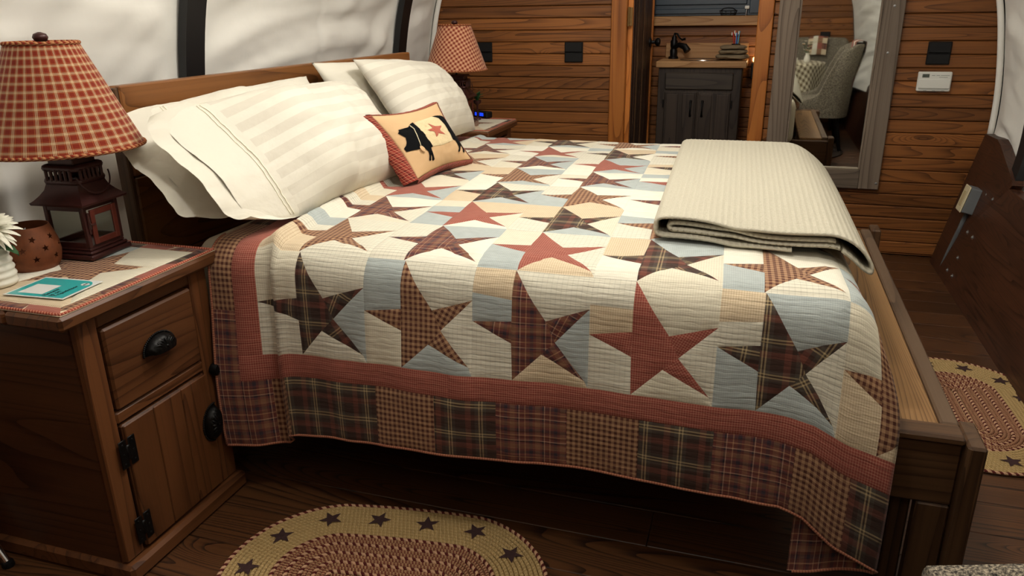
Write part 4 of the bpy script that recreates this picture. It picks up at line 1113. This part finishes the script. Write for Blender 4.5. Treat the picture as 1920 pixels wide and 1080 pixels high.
# ------------------------------------------------------------------ lantern lamps
def lantern(label, cx, cy, z, rz, shade_mat, r0, r1, zs0, zs1, bias):
    t = thing('lantern_lamp', label, 'lamp', (cx, cy, z), 'lantern table lamps')
    t.rotation_euler.z = rz
    KX = .86
    def O(nm, mb, m, par=None, sm=None, k=True):
        if k: mb.v = [(p[0]*KX, p[1]*KX, p[2]) for p in mb.v]
        return obj(nm, mb, m, par or t, sm, world=False)
    q = lambda *a: MB().box(*a)
    O('base', MB().box((-.076, -.076, 0), (.076, .076, .012), .003).box((-.070, -.070, .012), (.070, .070, .020), .003).box((-.064, -.064, .020), (.064, .064, .027), .002), M_lampred)
    zt = .128
    for sx in (-1, 1):
        for sy in (-1, 1): O('corner_post', q((sx*.064, sy*.064, .027), (sx*.052, sy*.052, zt), .0015), M_lampred)
    for sy in (-1, 1): O('window_rail', q((-.052, sy*.063, .027), (.052, sy*.055, .040), .001), M_lampred); O('window_rail', q((-.052, sy*.063, zt-.014), (.052, sy*.055, zt), .001), M_lampred); O('glass_pane', q((-.052, sy*.0595, .040), (.052, sy*.0575, zt-.014), 0), M_glass)
    O('window_rail', q((-.063, -.052, .027), (-.055, .052, .040), .001), M_lampred); O('window_rail', q((-.063, -.052, zt-.014), (-.055, .052, zt), .001), M_lampred); O('glass_pane', q((-.0595, -.052, .040), (-.0575, .052, zt-.014), 0), M_glass)
    O('window_rail', q((.055, -.052, .027), (.063, .052, .032), .001), M_lampred); O('window_rail', q((.055, -.052, zt-.012), (.063, .052, zt), .001), M_lampred)
    d = O('door', MB().box((.063, -.047, .033), (.070, -.032, zt-.013), .0015).box((.063, .032, .033), (.070, .047, zt-.013), .0015).box((.063, -.032, .033), (.070, .032, .047), .0015).box((.063, -.032, zt-.027), (.070, .032, zt-.013), .0015), M_lampdoor)
    O('glass_pane', q((.0655, -.032, .047), (.0670, .032, zt-.027), 0), M_glass, d)
    O('latch', MB().tube([(.071, -.056, .085), (.074, -.050, .082), (.074, -.040, .083)], .002, 6).tube([(.066, -.055, .06), (.068, -.055, .11)], .003, 8), M_lampred, d, 60)
    # flared pyramid roof
    mb = MB(); prof = [(.082, zt), (.084, zt+.005), (.076, zt+.010), (.065, zt+.020), (.055, zt+.032), (.049, zt+.048)]
    vs = [(s0*r, s1*r, zz) for r, zz in prof for s0, s1 in ((-1, -1), (1, -1), (1, 1), (-1, 1))]
    fs = [(j*4+k, j*4+(k+1) % 4, (j+1)*4+(k+1) % 4, (j+1)*4+k) for j in range(len(prof)-1) for k in range(4)]+[(3, 2, 1, 0), tuple(len(vs)-4+k for k in range(4))]
    O('roof', mb.add(vs, fs), M_lampred, None, 25)
    zg = zt+.048
    def rsq(r, n=10, e=.012, zz=0):
        out = []
        for k, (sx, sy) in enumerate(((1, -1), (1, 1), (-1, 1), (-1, -1))):
            for i in range(5):
                a = -PI/2+k*PI/2+i*PI/8; out.append((sx*(r-e)+e*math.cos(a), sy*(r-e)+e*math.sin(a), zz))
        return out
    O('gallery', MB().tube(rsq(.050, zz=zg+.004), .008, 8, True).tube(rsq(.050, zz=zg+.034), .008, 8, True), M_lampred, None, 180)
    gb = MB()
    for s in range(4):
        M = Matrix.Rotation(s*PI/2, 4, 'Z')
        for k in range(6): gb.box((.050, -.042+k*.0150, zg+.004), (.059, -.033+k*.0150, zg+.034), .003, M)
    O('vent_slats', gb, M_lampred)
    O('crown', MB().box((-.040, -.040, zg+.036), (.040, .040, zg+.056), .002).box((-.050, -.050, zg+.056), (.050, .050, zg+.064), .002), M_lampred)
    O('carry_ring', MB().tube([(.058+.016*math.sin(a), .058*math.cos(a), zg+.018-.045*math.sin(a)) for a in [PI*k/24 for k in range(25)]], .0022, 6), M_lampred, None, 180)
    st = MB().tube([(0, 0, zg+.06), (0, 0, zs1-z-.01)], .006, 8)
    for k in range(3):
        a = 2*PI*k/3; st.tube([(0, 0, zs1-z-.012), (.6*r1*math.cos(a), .6*r1*math.sin(a), zs1-z-.010), (r1*.97*math.cos(a), r1*.97*math.sin(a), zs1-z-.004)], .002, 6)
    O('harp', st, M_black, None, 60, False)
    # shade: cone cloth with bias-bound rims
    h = zs1-zs0; sl = math.hypot(h, r0-r1); apex = sl*r1/(r0-r1); ang = 2*PI*r0/(sl+apex)
    sh = MB(); vs = []; uvs = []; fs = []; n = 64; m = 6
    for side in (0, 1):
        for j in range(m+1):
            f = j/m; r = lerp(r0, r1, f)-side*.003; zz = lerp(zs0, zs1, f)-z
            for i in range(n+1):
                a = 2*PI*i/n; vs.append((r*math.cos(a), r*math.sin(a), zz))
                if bias:
                    rho = apex+sl*(1-f); th_ = ang*i/n; uvs.append((rho*math.cos(th_)*.75+rho*math.sin(th_)*.66, -rho*math.cos(th_)*.66+rho*math.sin(th_)*.75))
                else: uvs.append((i/n*2*PI*(r0+r1)*.36, f*sl*.92))
    for side in (0, 1):
        b0 = side*(m+1)*(n+1)
        for j in range(m):
            for i in range(n):
                k = b0+j*(n+1)+i; fs.append((k, k+1, k+n+2, k+n+1))
    sh.add(vs, fs, uvs)
    s = obj('shade', sh, shade_mat, t, 180, world=False, fix=False)
    for rr, zz, nm in ((r0, zs0-z, 'bottom_rim'), (r1, zs1-z, 'top_rim')): O(nm, MB().tube([(rr*math.cos(2*PI*k/64), rr*math.sin(2*PI*k/64), zz) for k in range(64)], .0044, 8, True), M_rim, s, 180, False)
    O('finial', MB().lathe([(.004, 0), (.007, .003), (.006, .008), (.013, .013), (.016, .020), (.013, .027), (.003, .031)], n=20, c=(0, 0, zs1-z-.008)), M_lampred, None, 50, False)
    for c in t.children:
        if c.name.split('.')[0] in ('shade', 'harp', 'finial'): c.location.x = -.014
    return t
M_rim = mk_braid('bias_bound_plaid', (124, 44, 30), (180, 124, 84), .015, .6, .9)
lantern('lantern lamp with a rust and cream plaid shade on the near nightstand', -1.511, 1.365, .6718, R(4), M_shade, .172, .0735, .925, 1.153, False)
lantern('lantern lamp with a slanted gingham shade on the far nightstand', -1.475, 3.735, .6718, R(3), M_shade2, .158, .080, .935, 1.150, True)

# ------------------------------------------------------------------ votive with star cut-outs
def votive():
    c = Vector((-1.548, 1.243, .670))
    t = thing('star_votive', 'rusty metal votive holder with cut-out stars beside the near lamp', 'candle holder', c)
    pr = [(.048, 0), (.056, .012), (.060, .035), (.058, .060), (.051, .082), (.045, .098)]
    def rad(z): return interp([(zz, r) for r, zz in pr], z)
    n = 64; prof = pr+[(r-.0016, z) for r, z in reversed(pr)]
    mb = MB().lathe(prof, n=n, cap=False)
    vs = mb.v
    o = obj('shell', mb, M_rustm, t, 60, world=False, merge=1e-6)
    cut = MB(); rr = random.Random(5)
    for row, z in enumerate((.030, .052, .074)):
        for k in range(8):
            a = 2*PI*(k+.5*(row % 2))/8+.2; r = rad(z)
            rd = Vector((math.cos(a), math.sin(a), 0)); tn = Vector((-math.sin(a), math.cos(a), 0))
            cut.prism(star_poly(.0085, .42, PI/2+rr.uniform(-.4, .4)), frame_m(rd*(r-.015)+Vector((0, 0, z)), tn, (0, 0, 1)), .03)
    co = obj('cutter', cut, M_rustm, t, None, world=False)
    m = o.modifiers.new('b', 'BOOLEAN'); m.object = co; m.operation = 'DIFFERENCE'; m.solver = 'EXACT'
    bpy.context.view_layer.update()
    dg_ = bpy.context.evaluated_depsgraph_get(); me = bpy.data.meshes.new_from_object(o.evaluated_get(dg_))
    o.modifiers.clear(); o.data = me; bpy.data.objects.remove(co)
    obj('floor_disc', MB().lathe([(.001, .001), (.0475, .001), (.0475, .003), (.001, .003)], n=40, cap=False), M_rustm, t, 40, world=False)
    return t
votive()

# ------------------------------------------------------------------ vase with chrysanthemum
vt = thing('flower_vase', 'ribbed white vase at the left edge of the near nightstand', 'vase', (-1.515, 1.118, .670))
vp = [(.030, 0), (.040, .003)]+[(.042+.0018*math.sin(k*PI/2.5)-.008*(k/24)**2, .006+k*.0030) for k in range(25)]+[(.034, .083), (.030, .083), (.030, .02)]
obj('vase_body', MB().lathe(vp, n=40, c=(-1.515, 1.118, .670), cap=False), M_ceram, vt, 60)
fl = thing('chrysanthemum', 'white chrysanthemum with green leaves in the ribbed white vase', 'flower', (-1.515, 1.118, .74))
obj('stem', MB().tube([(-1.515, 1.118, .685), (-1.512, 1.116, .74), (-1.505, 1.118, .775)], .003, 6), M_leaf, fl, 60)
hd = Vector((-1.503, 1.112, .795)); ax = Vector((.45, .05, .55)).normalized()
FM = frame_m(hd, ax.orthogonal(), ax.cross(ax.orthogonal()))
obj('flower_head', MB().lathe([(.002, -.018), (.014, -.012), (.016, 0), (.012, .010), (.002, .013)], n=16, M=FM, cap=False), M_petal, fl, 180)
fh = fl.children[-1]
def petal_mesh(Ln, Wd):
    mb = MB()
    def P(u, v):
        wv = Wd*math.sin(PI*min(1, .12+.86*v))**.7*(u-.5)
        return Vector((wv, Ln*v, .14*Ln*math.sin(PI*v*.8)-10*wv*wv*0+abs(u-.5)*Wd*.35))
    return mb.grid(4, 6, P)
pm = []
for Ln, Wd in ((.056, .013), (.046, .012), (.033, .010)):
    o_ = obj('petal', petal_mesh(Ln, Wd), M_petal, None, 180, world=False); pm.append(o_.data); bpy.data.objects.remove(o_)
pr_ = random.Random(3)
for ring_, (n, el, mi) in enumerate(((20, -12, 0), (18, 8, 0), (17, 26, 1), (14, 44, 1), (11, 60, 2), (7, 75, 2))):
    for k in range(n):
        o_ = bpy.data.objects.new('petal', pm[mi]); COL.objects.link(o_); o_.parent = fh
        a = 2*PI*(k+.5*(ring_ % 2))/n+pr_.uniform(-.1, .1)
        M = FM @ Matrix.Rotation(a, 4, 'Z') @ Matrix.Translation((0, .008, .002*ring_)) @ Matrix.Rotation(R(el+pr_.uniform(-8, 8)), 4, 'X') @ Matrix.Scale(pr_.uniform(.9, 1.1), 4)
        o_.matrix_basis = Matrix.Translation(-Vector(fl.location)) @ M
def leaf(nm, base, tip, wid, par, side=(0, 0, 1), mat=None):
    base, tip = Vector(base), Vector(tip); d = tip-base; s = d.cross(Vector(side)).normalized(); up = s.cross(d).normalized()
    def P(u, v):
        w_ = wid*math.sin(PI*min(1, .06+.94*v))**.8*(1+.12*math.sin(v*22))
        return base+d*v+s*w_*(u-.5)*2+up*(.18*d.length*math.sin(PI*v)+abs(u-.5)*wid*.5)
    return obj(nm, MB().grid(4, 10, P), mat or M_leaf, par, 180)
leaf('leaf', (-1.512, 1.118, .752), (-1.452, 1.135, .735), .016, fl)
leaf('leaf', (-1.512, 1.118, .755), (-1.485, 1.075, .72), .016, fl)
leaf('leaf', (-1.515, 1.122, .77), (-1.56, 1.165, .845), .016, fl)

# ------------------------------------------------------------------ printed card
cM = Matrix.Translation((-1.372, 1.132, .6735)) @ Matrix.Rotation(R(4), 4, 'Z')
cdp = thing('review_card', 'teal and white printed card lying at the corner of the near nightstand', 'card', (-1.372, 1.132, .6735))
obj('card', MB().box((-.073, -.056, 0), (.073, .056, .0008), 0, cM), M_card, cdp)
# print runs along +y (left to right for the reader) with its top towards -x
TL = lambda u, v: cM @ Vector((-v, u, .0011))                # u right, v up
def flat(nm, pts, mat, z=0., par=cdp):
    vs = [TL(u, v)+Vector((0, 0, z)) for u, v in pts]
    return obj(nm, MB().add(vs, [tuple(range(len(vs)))]), mat, par, fix=False)
tp_ = [(-.052, -.064), (-.052, .068), (.044, .068)]+[(.044-.0+.0, .066)]
flat('teal_field', [(-.052, -.068), (.020, -.068)]+[(.020+.030*math.sin(a), -.038-.030*math.cos(a)) for a in [PI/2*k/8 for k in range(1, 9)]]+[(.050, .068), (-.052, .068)], M_teal)
flat('white_square', [(-.040, -.008), (.012, -.008), (.012, .052), (-.040, .052)], M_card, .0003)
flat('logo_oval', [(.029+.0075*math.cos(2*PI*k/28), -.052+.0095*math.sin(2*PI*k/28)) for k in range(28)], M_card, .0003)
for du in (-.0032, .0032): flat('logo_eye', [(.029+du+.0026*math.cos(2*PI*k/16), -.052+.0026*math.sin(2*PI*k/16)) for k in range(16)], M_ink, .0006)
def text(body, origin, size, xdir, ydir, mat, par, nm='lettering', align='LEFT'):
    cu_ = bpy.data.curves.new('text', 'FONT'); cu_.body = body; cu_.size = size; cu_.align_x = align; cu_.extrude = 0.0
    cu_.offset = size*.012
    o_ = bpy.data.objects.new('text', cu_); COL.objects.link(o_)
    bpy.context.view_layer.update()
    me = bpy.data.meshes.new_from_object(o_.evaluated_get(bpy.context.evaluated_depsgraph_get()))
    bpy.data.objects.remove(o_)
    M = frame_m(origin, xdir, ydir); mb = MB()
    mb.add([M @ v.co for v in me.vertices], [tuple(p.vertices) for p in me.polygons])
    return obj(nm, mb, mat, par, fix=False)
xd, yd = cM.to_3x3() @ Vector((0, 1, 0)), cM.to_3x3() @ Vector((-1, 0, 0))
for i, s_ in enumerate(('Review', 'us on', 'Tripadvisor')):
    text(s_, TL(-.047, -.0225-.0125*i)+Vector((0, 0, .0004)), .0138, xd, yd, M_ink, cdp)

# ------------------------------------------------------------------ far nightstand: clock, little plant
ck = thing('alarm_clock', 'small black alarm clock with blue lit digits on the far nightstand', 'clock', (-1.435, 3.955, .672))
kM = Matrix.Translation((-1.435, 3.955, .672)) @ Matrix.Rotation(R(-28), 4, 'Z')
obj('clock_case', MB().box((-.062, -.022, 0), (.062, .022, .034), .006, kM), M_blackp, ck)
for dx in (-.034, .004): obj('digit_block', MB().box((dx, -.0232, .010), (dx+.030, -.0222, .027), .0004, kM), M_blueled, ck)
pf = thing('mini_plant', 'little green plant in a dark stand behind the far lamp', 'plant', (-1.43, 3.86, .672))
obj('stand', MB().lathe([(.018, 0), (.016, .006), (.005, .012), (.005, .075), (.020, .085), (.022, .10), (.018, .10)], n=16, c=(-1.43, 3.87, .672), cap=False), M_lampred, pf, 60)
for k in range(9):
    a = 2*PI*k/9; leaf('leaf', (-1.43, 3.87, .765), (-1.43+.035*math.cos(a), 3.87+.035*math.sin(a), .79+.012*(k % 3)), .012, pf)

# ------------------------------------------------------------------ braided rugs
def rug(label, cx, cy, L_, W_, rz, nring, inner, mats, star_n, group='oval braided rugs', bt=.0108, stars=True, dark=False):
    t = thing('braided_rug', label, 'rug', (cx, cy, 0), group); t.rotation_euler.z = rz
    b0 = W_/2-bt*.5
    def oval(off, n=96):
        r = W_/2-off; s = (L_-W_)/2; pts = []
        for k in range(n):
            a = 2*PI*k/n
            pts.append((r*math.cos(a)+(s if math.cos(a) >= 0 else -s)*min(1, abs(math.cos(a))*4), r*math.sin(a), .006))
        return pts
    k = 0
    while True:
        off = bt*(k+.5)
        if W_/2-off < bt*.5: break
        m = mats(k)
        mb = MB().tube(oval(off), bt*.5*1.04, 6, True, flat=.9)
        obj('braid', mb, m, t, 180, world=False); k += 1
    sx_ = (L_-W_)/2+.004
    obj('braid', MB().tube([(lerp(-sx_, sx_, q/24), 0, .006) for q in range(25)], bt*.5*1.04, 6, flat=.9), mats(k), t, 180, world=False)
    obj('rug_base', MB().add([Vector((x, y, .002)) for x, y, z in oval(bt)], [tuple(range(96))]), M_braidr if not dark else M_braidd, t, None, world=False, fix=False)
    if stars:
        off = stars[0]; pts = oval(off, 400)
        Ls = [0]
        for a, b in zip(pts, pts[1:]+pts[:1]): Ls.append(Ls[-1]+math.dist(a, b))
        for q in range(star_n):
            tgt = Ls[-1]*(q+stars[1])/star_n; i = max(j for j in range(400) if Ls[j] <= tgt)
            c = Vector(pts[i]); rot = stars[2]+q*.9
            P = lambda a, b: Vector((a, b, .0118+.0006*math.cos(a*400)))
            poly = [(c.x+x, c.y+y) for x, y in star_poly(.031, .42, rot)]
            obj('printed_star', sheet_patch([poly], .013, P, puff=0.0), M_starp, t, None, world=False, fix=False)
    return t
rm = lambda k: M_braide if k == 0 else (M_braidc if k <= 10 else (M_braidr if (k*5) % 3 != 1 else M_braide))
rug('oval braided rug with dark stars on the floor beside the near nightstand', -.715, 1.222, .76, .535, R(8), 20, 9, rm, 14, stars=(.062, .1, .3))
rug('oval braided rug with dark stars on the far side of the bed foot', .700, 2.462, .76, .515, R(92), 20, 9, rm, 14, stars=(.062, .4, .2))
rug('round black braided rug under the dining table and chair', .247, 1.0, .98, .98, 0, 40, 9, lambda k: M_braidd, 0, group=None, stars=None, bt=.020, dark=True)

# ------------------------------------------------------------------ chairs and table by the front wall (seen in the mirror)
def club_chair(label, loc, rz, DD=.56, group='tweed dining chairs'):
    t = thing('dining_chair', label, 'chair', loc, group); t.rotation_euler.z = rz
    # local frame: faces +y; width along x
    W2, D = .29, DD
    path = []
    for k in range(61):
        f = k/60
        if f < .36: q = f/.36; path.append((W2, D-.02-q*(D-.16), f))
        elif f < .64: a = (f-.36)/.28*PI; path.append((W2*math.cos(a), .12-.12*math.sin(a), f))
        else: q = (f-.64)/.36; path.append((-W2, .14+q*(D-.16)-.02, f))
    def top(f):
        d = abs(f-.5)
        return interp([(0, .92), (.10, .915), (.17, .86), (.23, .68), (.275, .52), (.32, .486), (.37, .476), (.43, .462), (.5, .446)], d)
    prof = 10; vs = []; fs = []; th_ = .055
    n = len(path)
    for i, (x, y, f) in enumerate(path):
        a = path[max(0, i-1)]; b = path[min(n-1, i+1)]; tx, ty = b[0]-a[0], b[1]-a[1]; L = math.hypot(tx, ty); nx, ny = ty/L, -tx/L
        zt = top(f); zb = .30; lean = .10*max(0, (zt-.5)/.42)
        ring_ = []
        for k in range(prof):
            an = 2*PI*k/prof
        outl = [(0, zb), (0, zb+(zt-zb)*.5), (0, zt-.02), (.010, zt-.004), (.028, zt), (.046, zt-.006), (.055, zt-.022), (.055, zb+(zt-zb)*.5), (.055, zb)]
        for o_, z in outl:
            s = (z-zb)/(.92-zb); y2 = y-.085*s*s*(1 if True else 0)
            vs.append((x-nx*(-.5*th_+th_-o_)*1.0, y2-ny*(-.5*th_+th_-o_), z))
    m = 9
    for i in range(n-1):
        for k in range(m): fs.append((i*m+k, i*m+(k+1) % m, (i+1)*m+(k+1) % m, (i+1)*m+k))
    fs += [tuple(range(m-1, -1, -1)), tuple((n-1)*m+k for k in range(m))]
    obj('shell', MB().add(vs, fs), M_tweed, t, 50, world=False)
    obj('seat', rounded_box((-W2+.03, .06, .30), (W2-.03, D+.005, .450), .035, 4), M_tweed, t, 60, world=False)
    for sx in (-1, 1):
        for yy, ky in ((.08, -.06), (D-.07, .03)): obj('leg', MB().tube([(sx*(W2-.05), yy, .30), (sx*(W2-.02), yy+ky, 0)], [.024, .014], 10), M_black, t, 60, world=False)
    return t
club_chair('grey tweed dining chair close to the camera, its back draped with a patchwork throw', (.725, .725, 0), R(90), .46)
club_chair('grey tweed dining chair behind the gingham table, against the front plank wall', (.52, -.80, 0), R(10), .42)
tb = thing('dining_table', 'round dining table hidden under a gingham cloth', 'table', (.14, -.02, 0))
obj('table_top', MB().lathe([(.001, .68), (.40, .68), (.42, .69), (.42, .705), (.40, .712), (.001, .712)], n=48, c=(.14, -.02, 0), cap=False), M_bedx, tb, 50)
obj('pedestal', MB().lathe([(.22, 0), (.20, .03), (.06, .08), (.045, .3), (.06, .6), (.12, .68)], n=28, c=(.14, -.02, 0)), M_bedz, tb, 50)
def cloth():
    mb = MB(); vs = []; uvs = []; n = 120; rows = 26; Rt_ = .425
    for j in range(rows+1):
        s = j/rows*.80
        for i in range(n+1):
            a = 2*PI*i/n
            if s < Rt_: r, z = s, .7135
            else:
                d = s-Rt_; r = Rt_+.006+.045*(d/.35)*(.5+.5*math.sin(a*9)+.25*math.sin(a*14+1)); z = .7135-d
            vs.append((.14+r*math.cos(a), -.02+r*math.sin(a), z)); uvs.append((s*math.cos(a), s*math.sin(a)))
    fs = [(j*(n+1)+i, j*(n+1)+i+1, (j+1)*(n+1)+i+1, (j+1)*(n+1)+i) for j in range(rows) for i in range(n)]
    return mb.add(vs, fs, uvs)
tag(obj('tablecloth', cloth(), M_gingcloth, None, 180), 'taupe and cream gingham cloth draped over the round dining table', 'tablecloth')
# patchwork throw over the near chair's back: strips of patches running over the top
tr = thing('patchwork_throw', 'patchwork throw hanging over the back of the near tweed chair', 'throw', (.71, .735, .9))
def throwP(a, b):    # a along the back (y), b over the top: negative inside, positive down the outside
    x = .905; DX = -.11
    if b < 0: xx, zz = .850-.02*(-b)/.2*0-.03*sstep(0, .2, -b), .925+b
    else:
        an = min(1, b/.05)*PI/2; xx = .878+.055*math.sin(an); zz = .930+.012*math.cos(an)-max(0, b-.05)
        xx -= .09*sstep(.05, .5, b)
    if -.03 < b < 0: zz = .925+.010*(1-abs(b)/.03)
    return Vector((xx+DX+.006*NZ(a*14, b*9, 3)+.008*math.sin(a*40)*sstep(.05, .4, b), .56+a, zz))
fz = ['beige', 'rust', 'cream', 'wine', 'check', 'white']
for i in range(5):
    for j in range(6):
        a0, a1, b0, b1 = i*.07, i*.07+.07, -.16+j*.10, -.06+j*.10
        obj('throw_patch', sheet_patch([[(a0, b0), (a1, b0), (a1, b1), (a0, b1)]], .02, throwP, puff=.003), FAB[fz[(i*2+j) % 6]], tr, 180)
tv = thing('patchwork_throw', 'patchwork throw over the back of the chair behind the gingham table', 'throw', (.52, -.78, .9))
def throw2(a, b):
    M = Matrix.Translation((.52, -.80, 0)) @ Matrix.Rotation(R(10), 4, 'Z')
    return M @ Vector((-.11+a, -.005-.03*b if b < 0 else -.005+.0, .0)) if False else M @ Vector((-.11+a, (.0-.06*sstep(0, .05, -b)) if b < 0 else .0+.02*sstep(0, .06, b)+.10*max(0, b-.05), .935-abs(b)*1.0+.012*NZ(a*9, b*9, 2)-.10*abs(a-.12)))
for i in range(4):
    for j in range(7):
        a0, a1, b0, b1 = i*.048+.02, i*.048+.068, -.20+j*.055, -.145+j*.055
        obj('throw_patch', sheet_patch([[(a0, b0), (a1, b0), (a1, b1), (a0, b1)]], .02, throw2, puff=.003), FAB[fz[(i*2+j*3) % 6]], tv, 180)
# things on the table
nv_ = thing('bud_vase', 'small vase of pale silk flowers on the gingham table', 'vase', (.39, .14, .715))
obj('vase_body', MB().lathe([(.022, 0), (.03, .02), (.026, .05), (.016, .075), (.02, .09), (.017, .09)], n=20, c=(.39, .14, .7145), cap=False), M_ceram, nv_, 60)
for k in range(11):
    a = k*2.4; r = .02+.045*((k*7) % 5)/5; c = Vector((.39+r*math.cos(a), .14+r*math.sin(a), .86+.05*math.sin(k*1.7)))
    st = obj('stem', MB().tube([(.39, .14, .79), c], .0018, 5), M_leaf, nv_, 60)
    bm_ = MB()
    for q in range(6):
        aa = 2*PI*q/6; bm_.grid(3, 4, lambda u, v, aa=aa, c=c: c+Vector((math.cos(aa), math.sin(aa), 0))*(.020*v)+Vector((-math.sin(aa), math.cos(aa), 0))*(.018*(u-.5)*math.sin(PI*(.1+.85*v)))+Vector((0, 0, .010*v)))
    obj('blossom', bm_, M_petal if k % 3 else plain('blush_petal%d' % k, (222, 190, 160), .7), st, 180)
cd2 = thing('candle', 'short white candle on the gingham table', 'candle', (.28, .22, .715))
obj('wax', MB().lathe([(.001, 0), (.022, 0), (.023, .003), (.023, .048), (.020, .050), (.001, .047)], n=20, c=(.28, .22, .7145), cap=False), M_ceram, cd2, 50)
obj('wick', MB().tube([(.28, .22, .76), (.281, .22, .772)], .001, 5), M_ink, cd2)
nk_ = thing('folded_napkin', 'folded rust patchwork napkin on the gingham table', 'napkin', (.20, .12, .715))
for k in range(2): obj('napkin_fold', MB().grid(14, 10, lambda u, v, k=k: Vector((.10+.20*u+.01*math.sin(v*7), .06+.14*v, .7155+.012*k+.012*math.sin(PI*u)*math.sin(PI*v)+.006*NZ(u*4, v*4, k))), uvf=lambda u, v: (u*.2, v*.14)), FAB['rust'] if k else FAB['wine'], nk_, 180)
# chrome tube end at the lower left
cl = thing('chair_caster', 'slim chrome tube leg with a dark foot at the left edge of the floor', 'leg', (-1.585, 1.02, 0))
cl.name = 'tube_stand'; cl['category'] = 'stand'
obj('chrome_tube', MB().tube([(-1.58, 1.022, .012), (-1.66, 1.03, .12)], .009, 12), M_chrome, cl, 60)
obj('rubber_foot', MB().lathe([(.013, 0), (.014, .004), (.012, .014), (.004, .016)], n=16, c=(-1.578, 1.022, .0)), M_blackp, cl, 50)
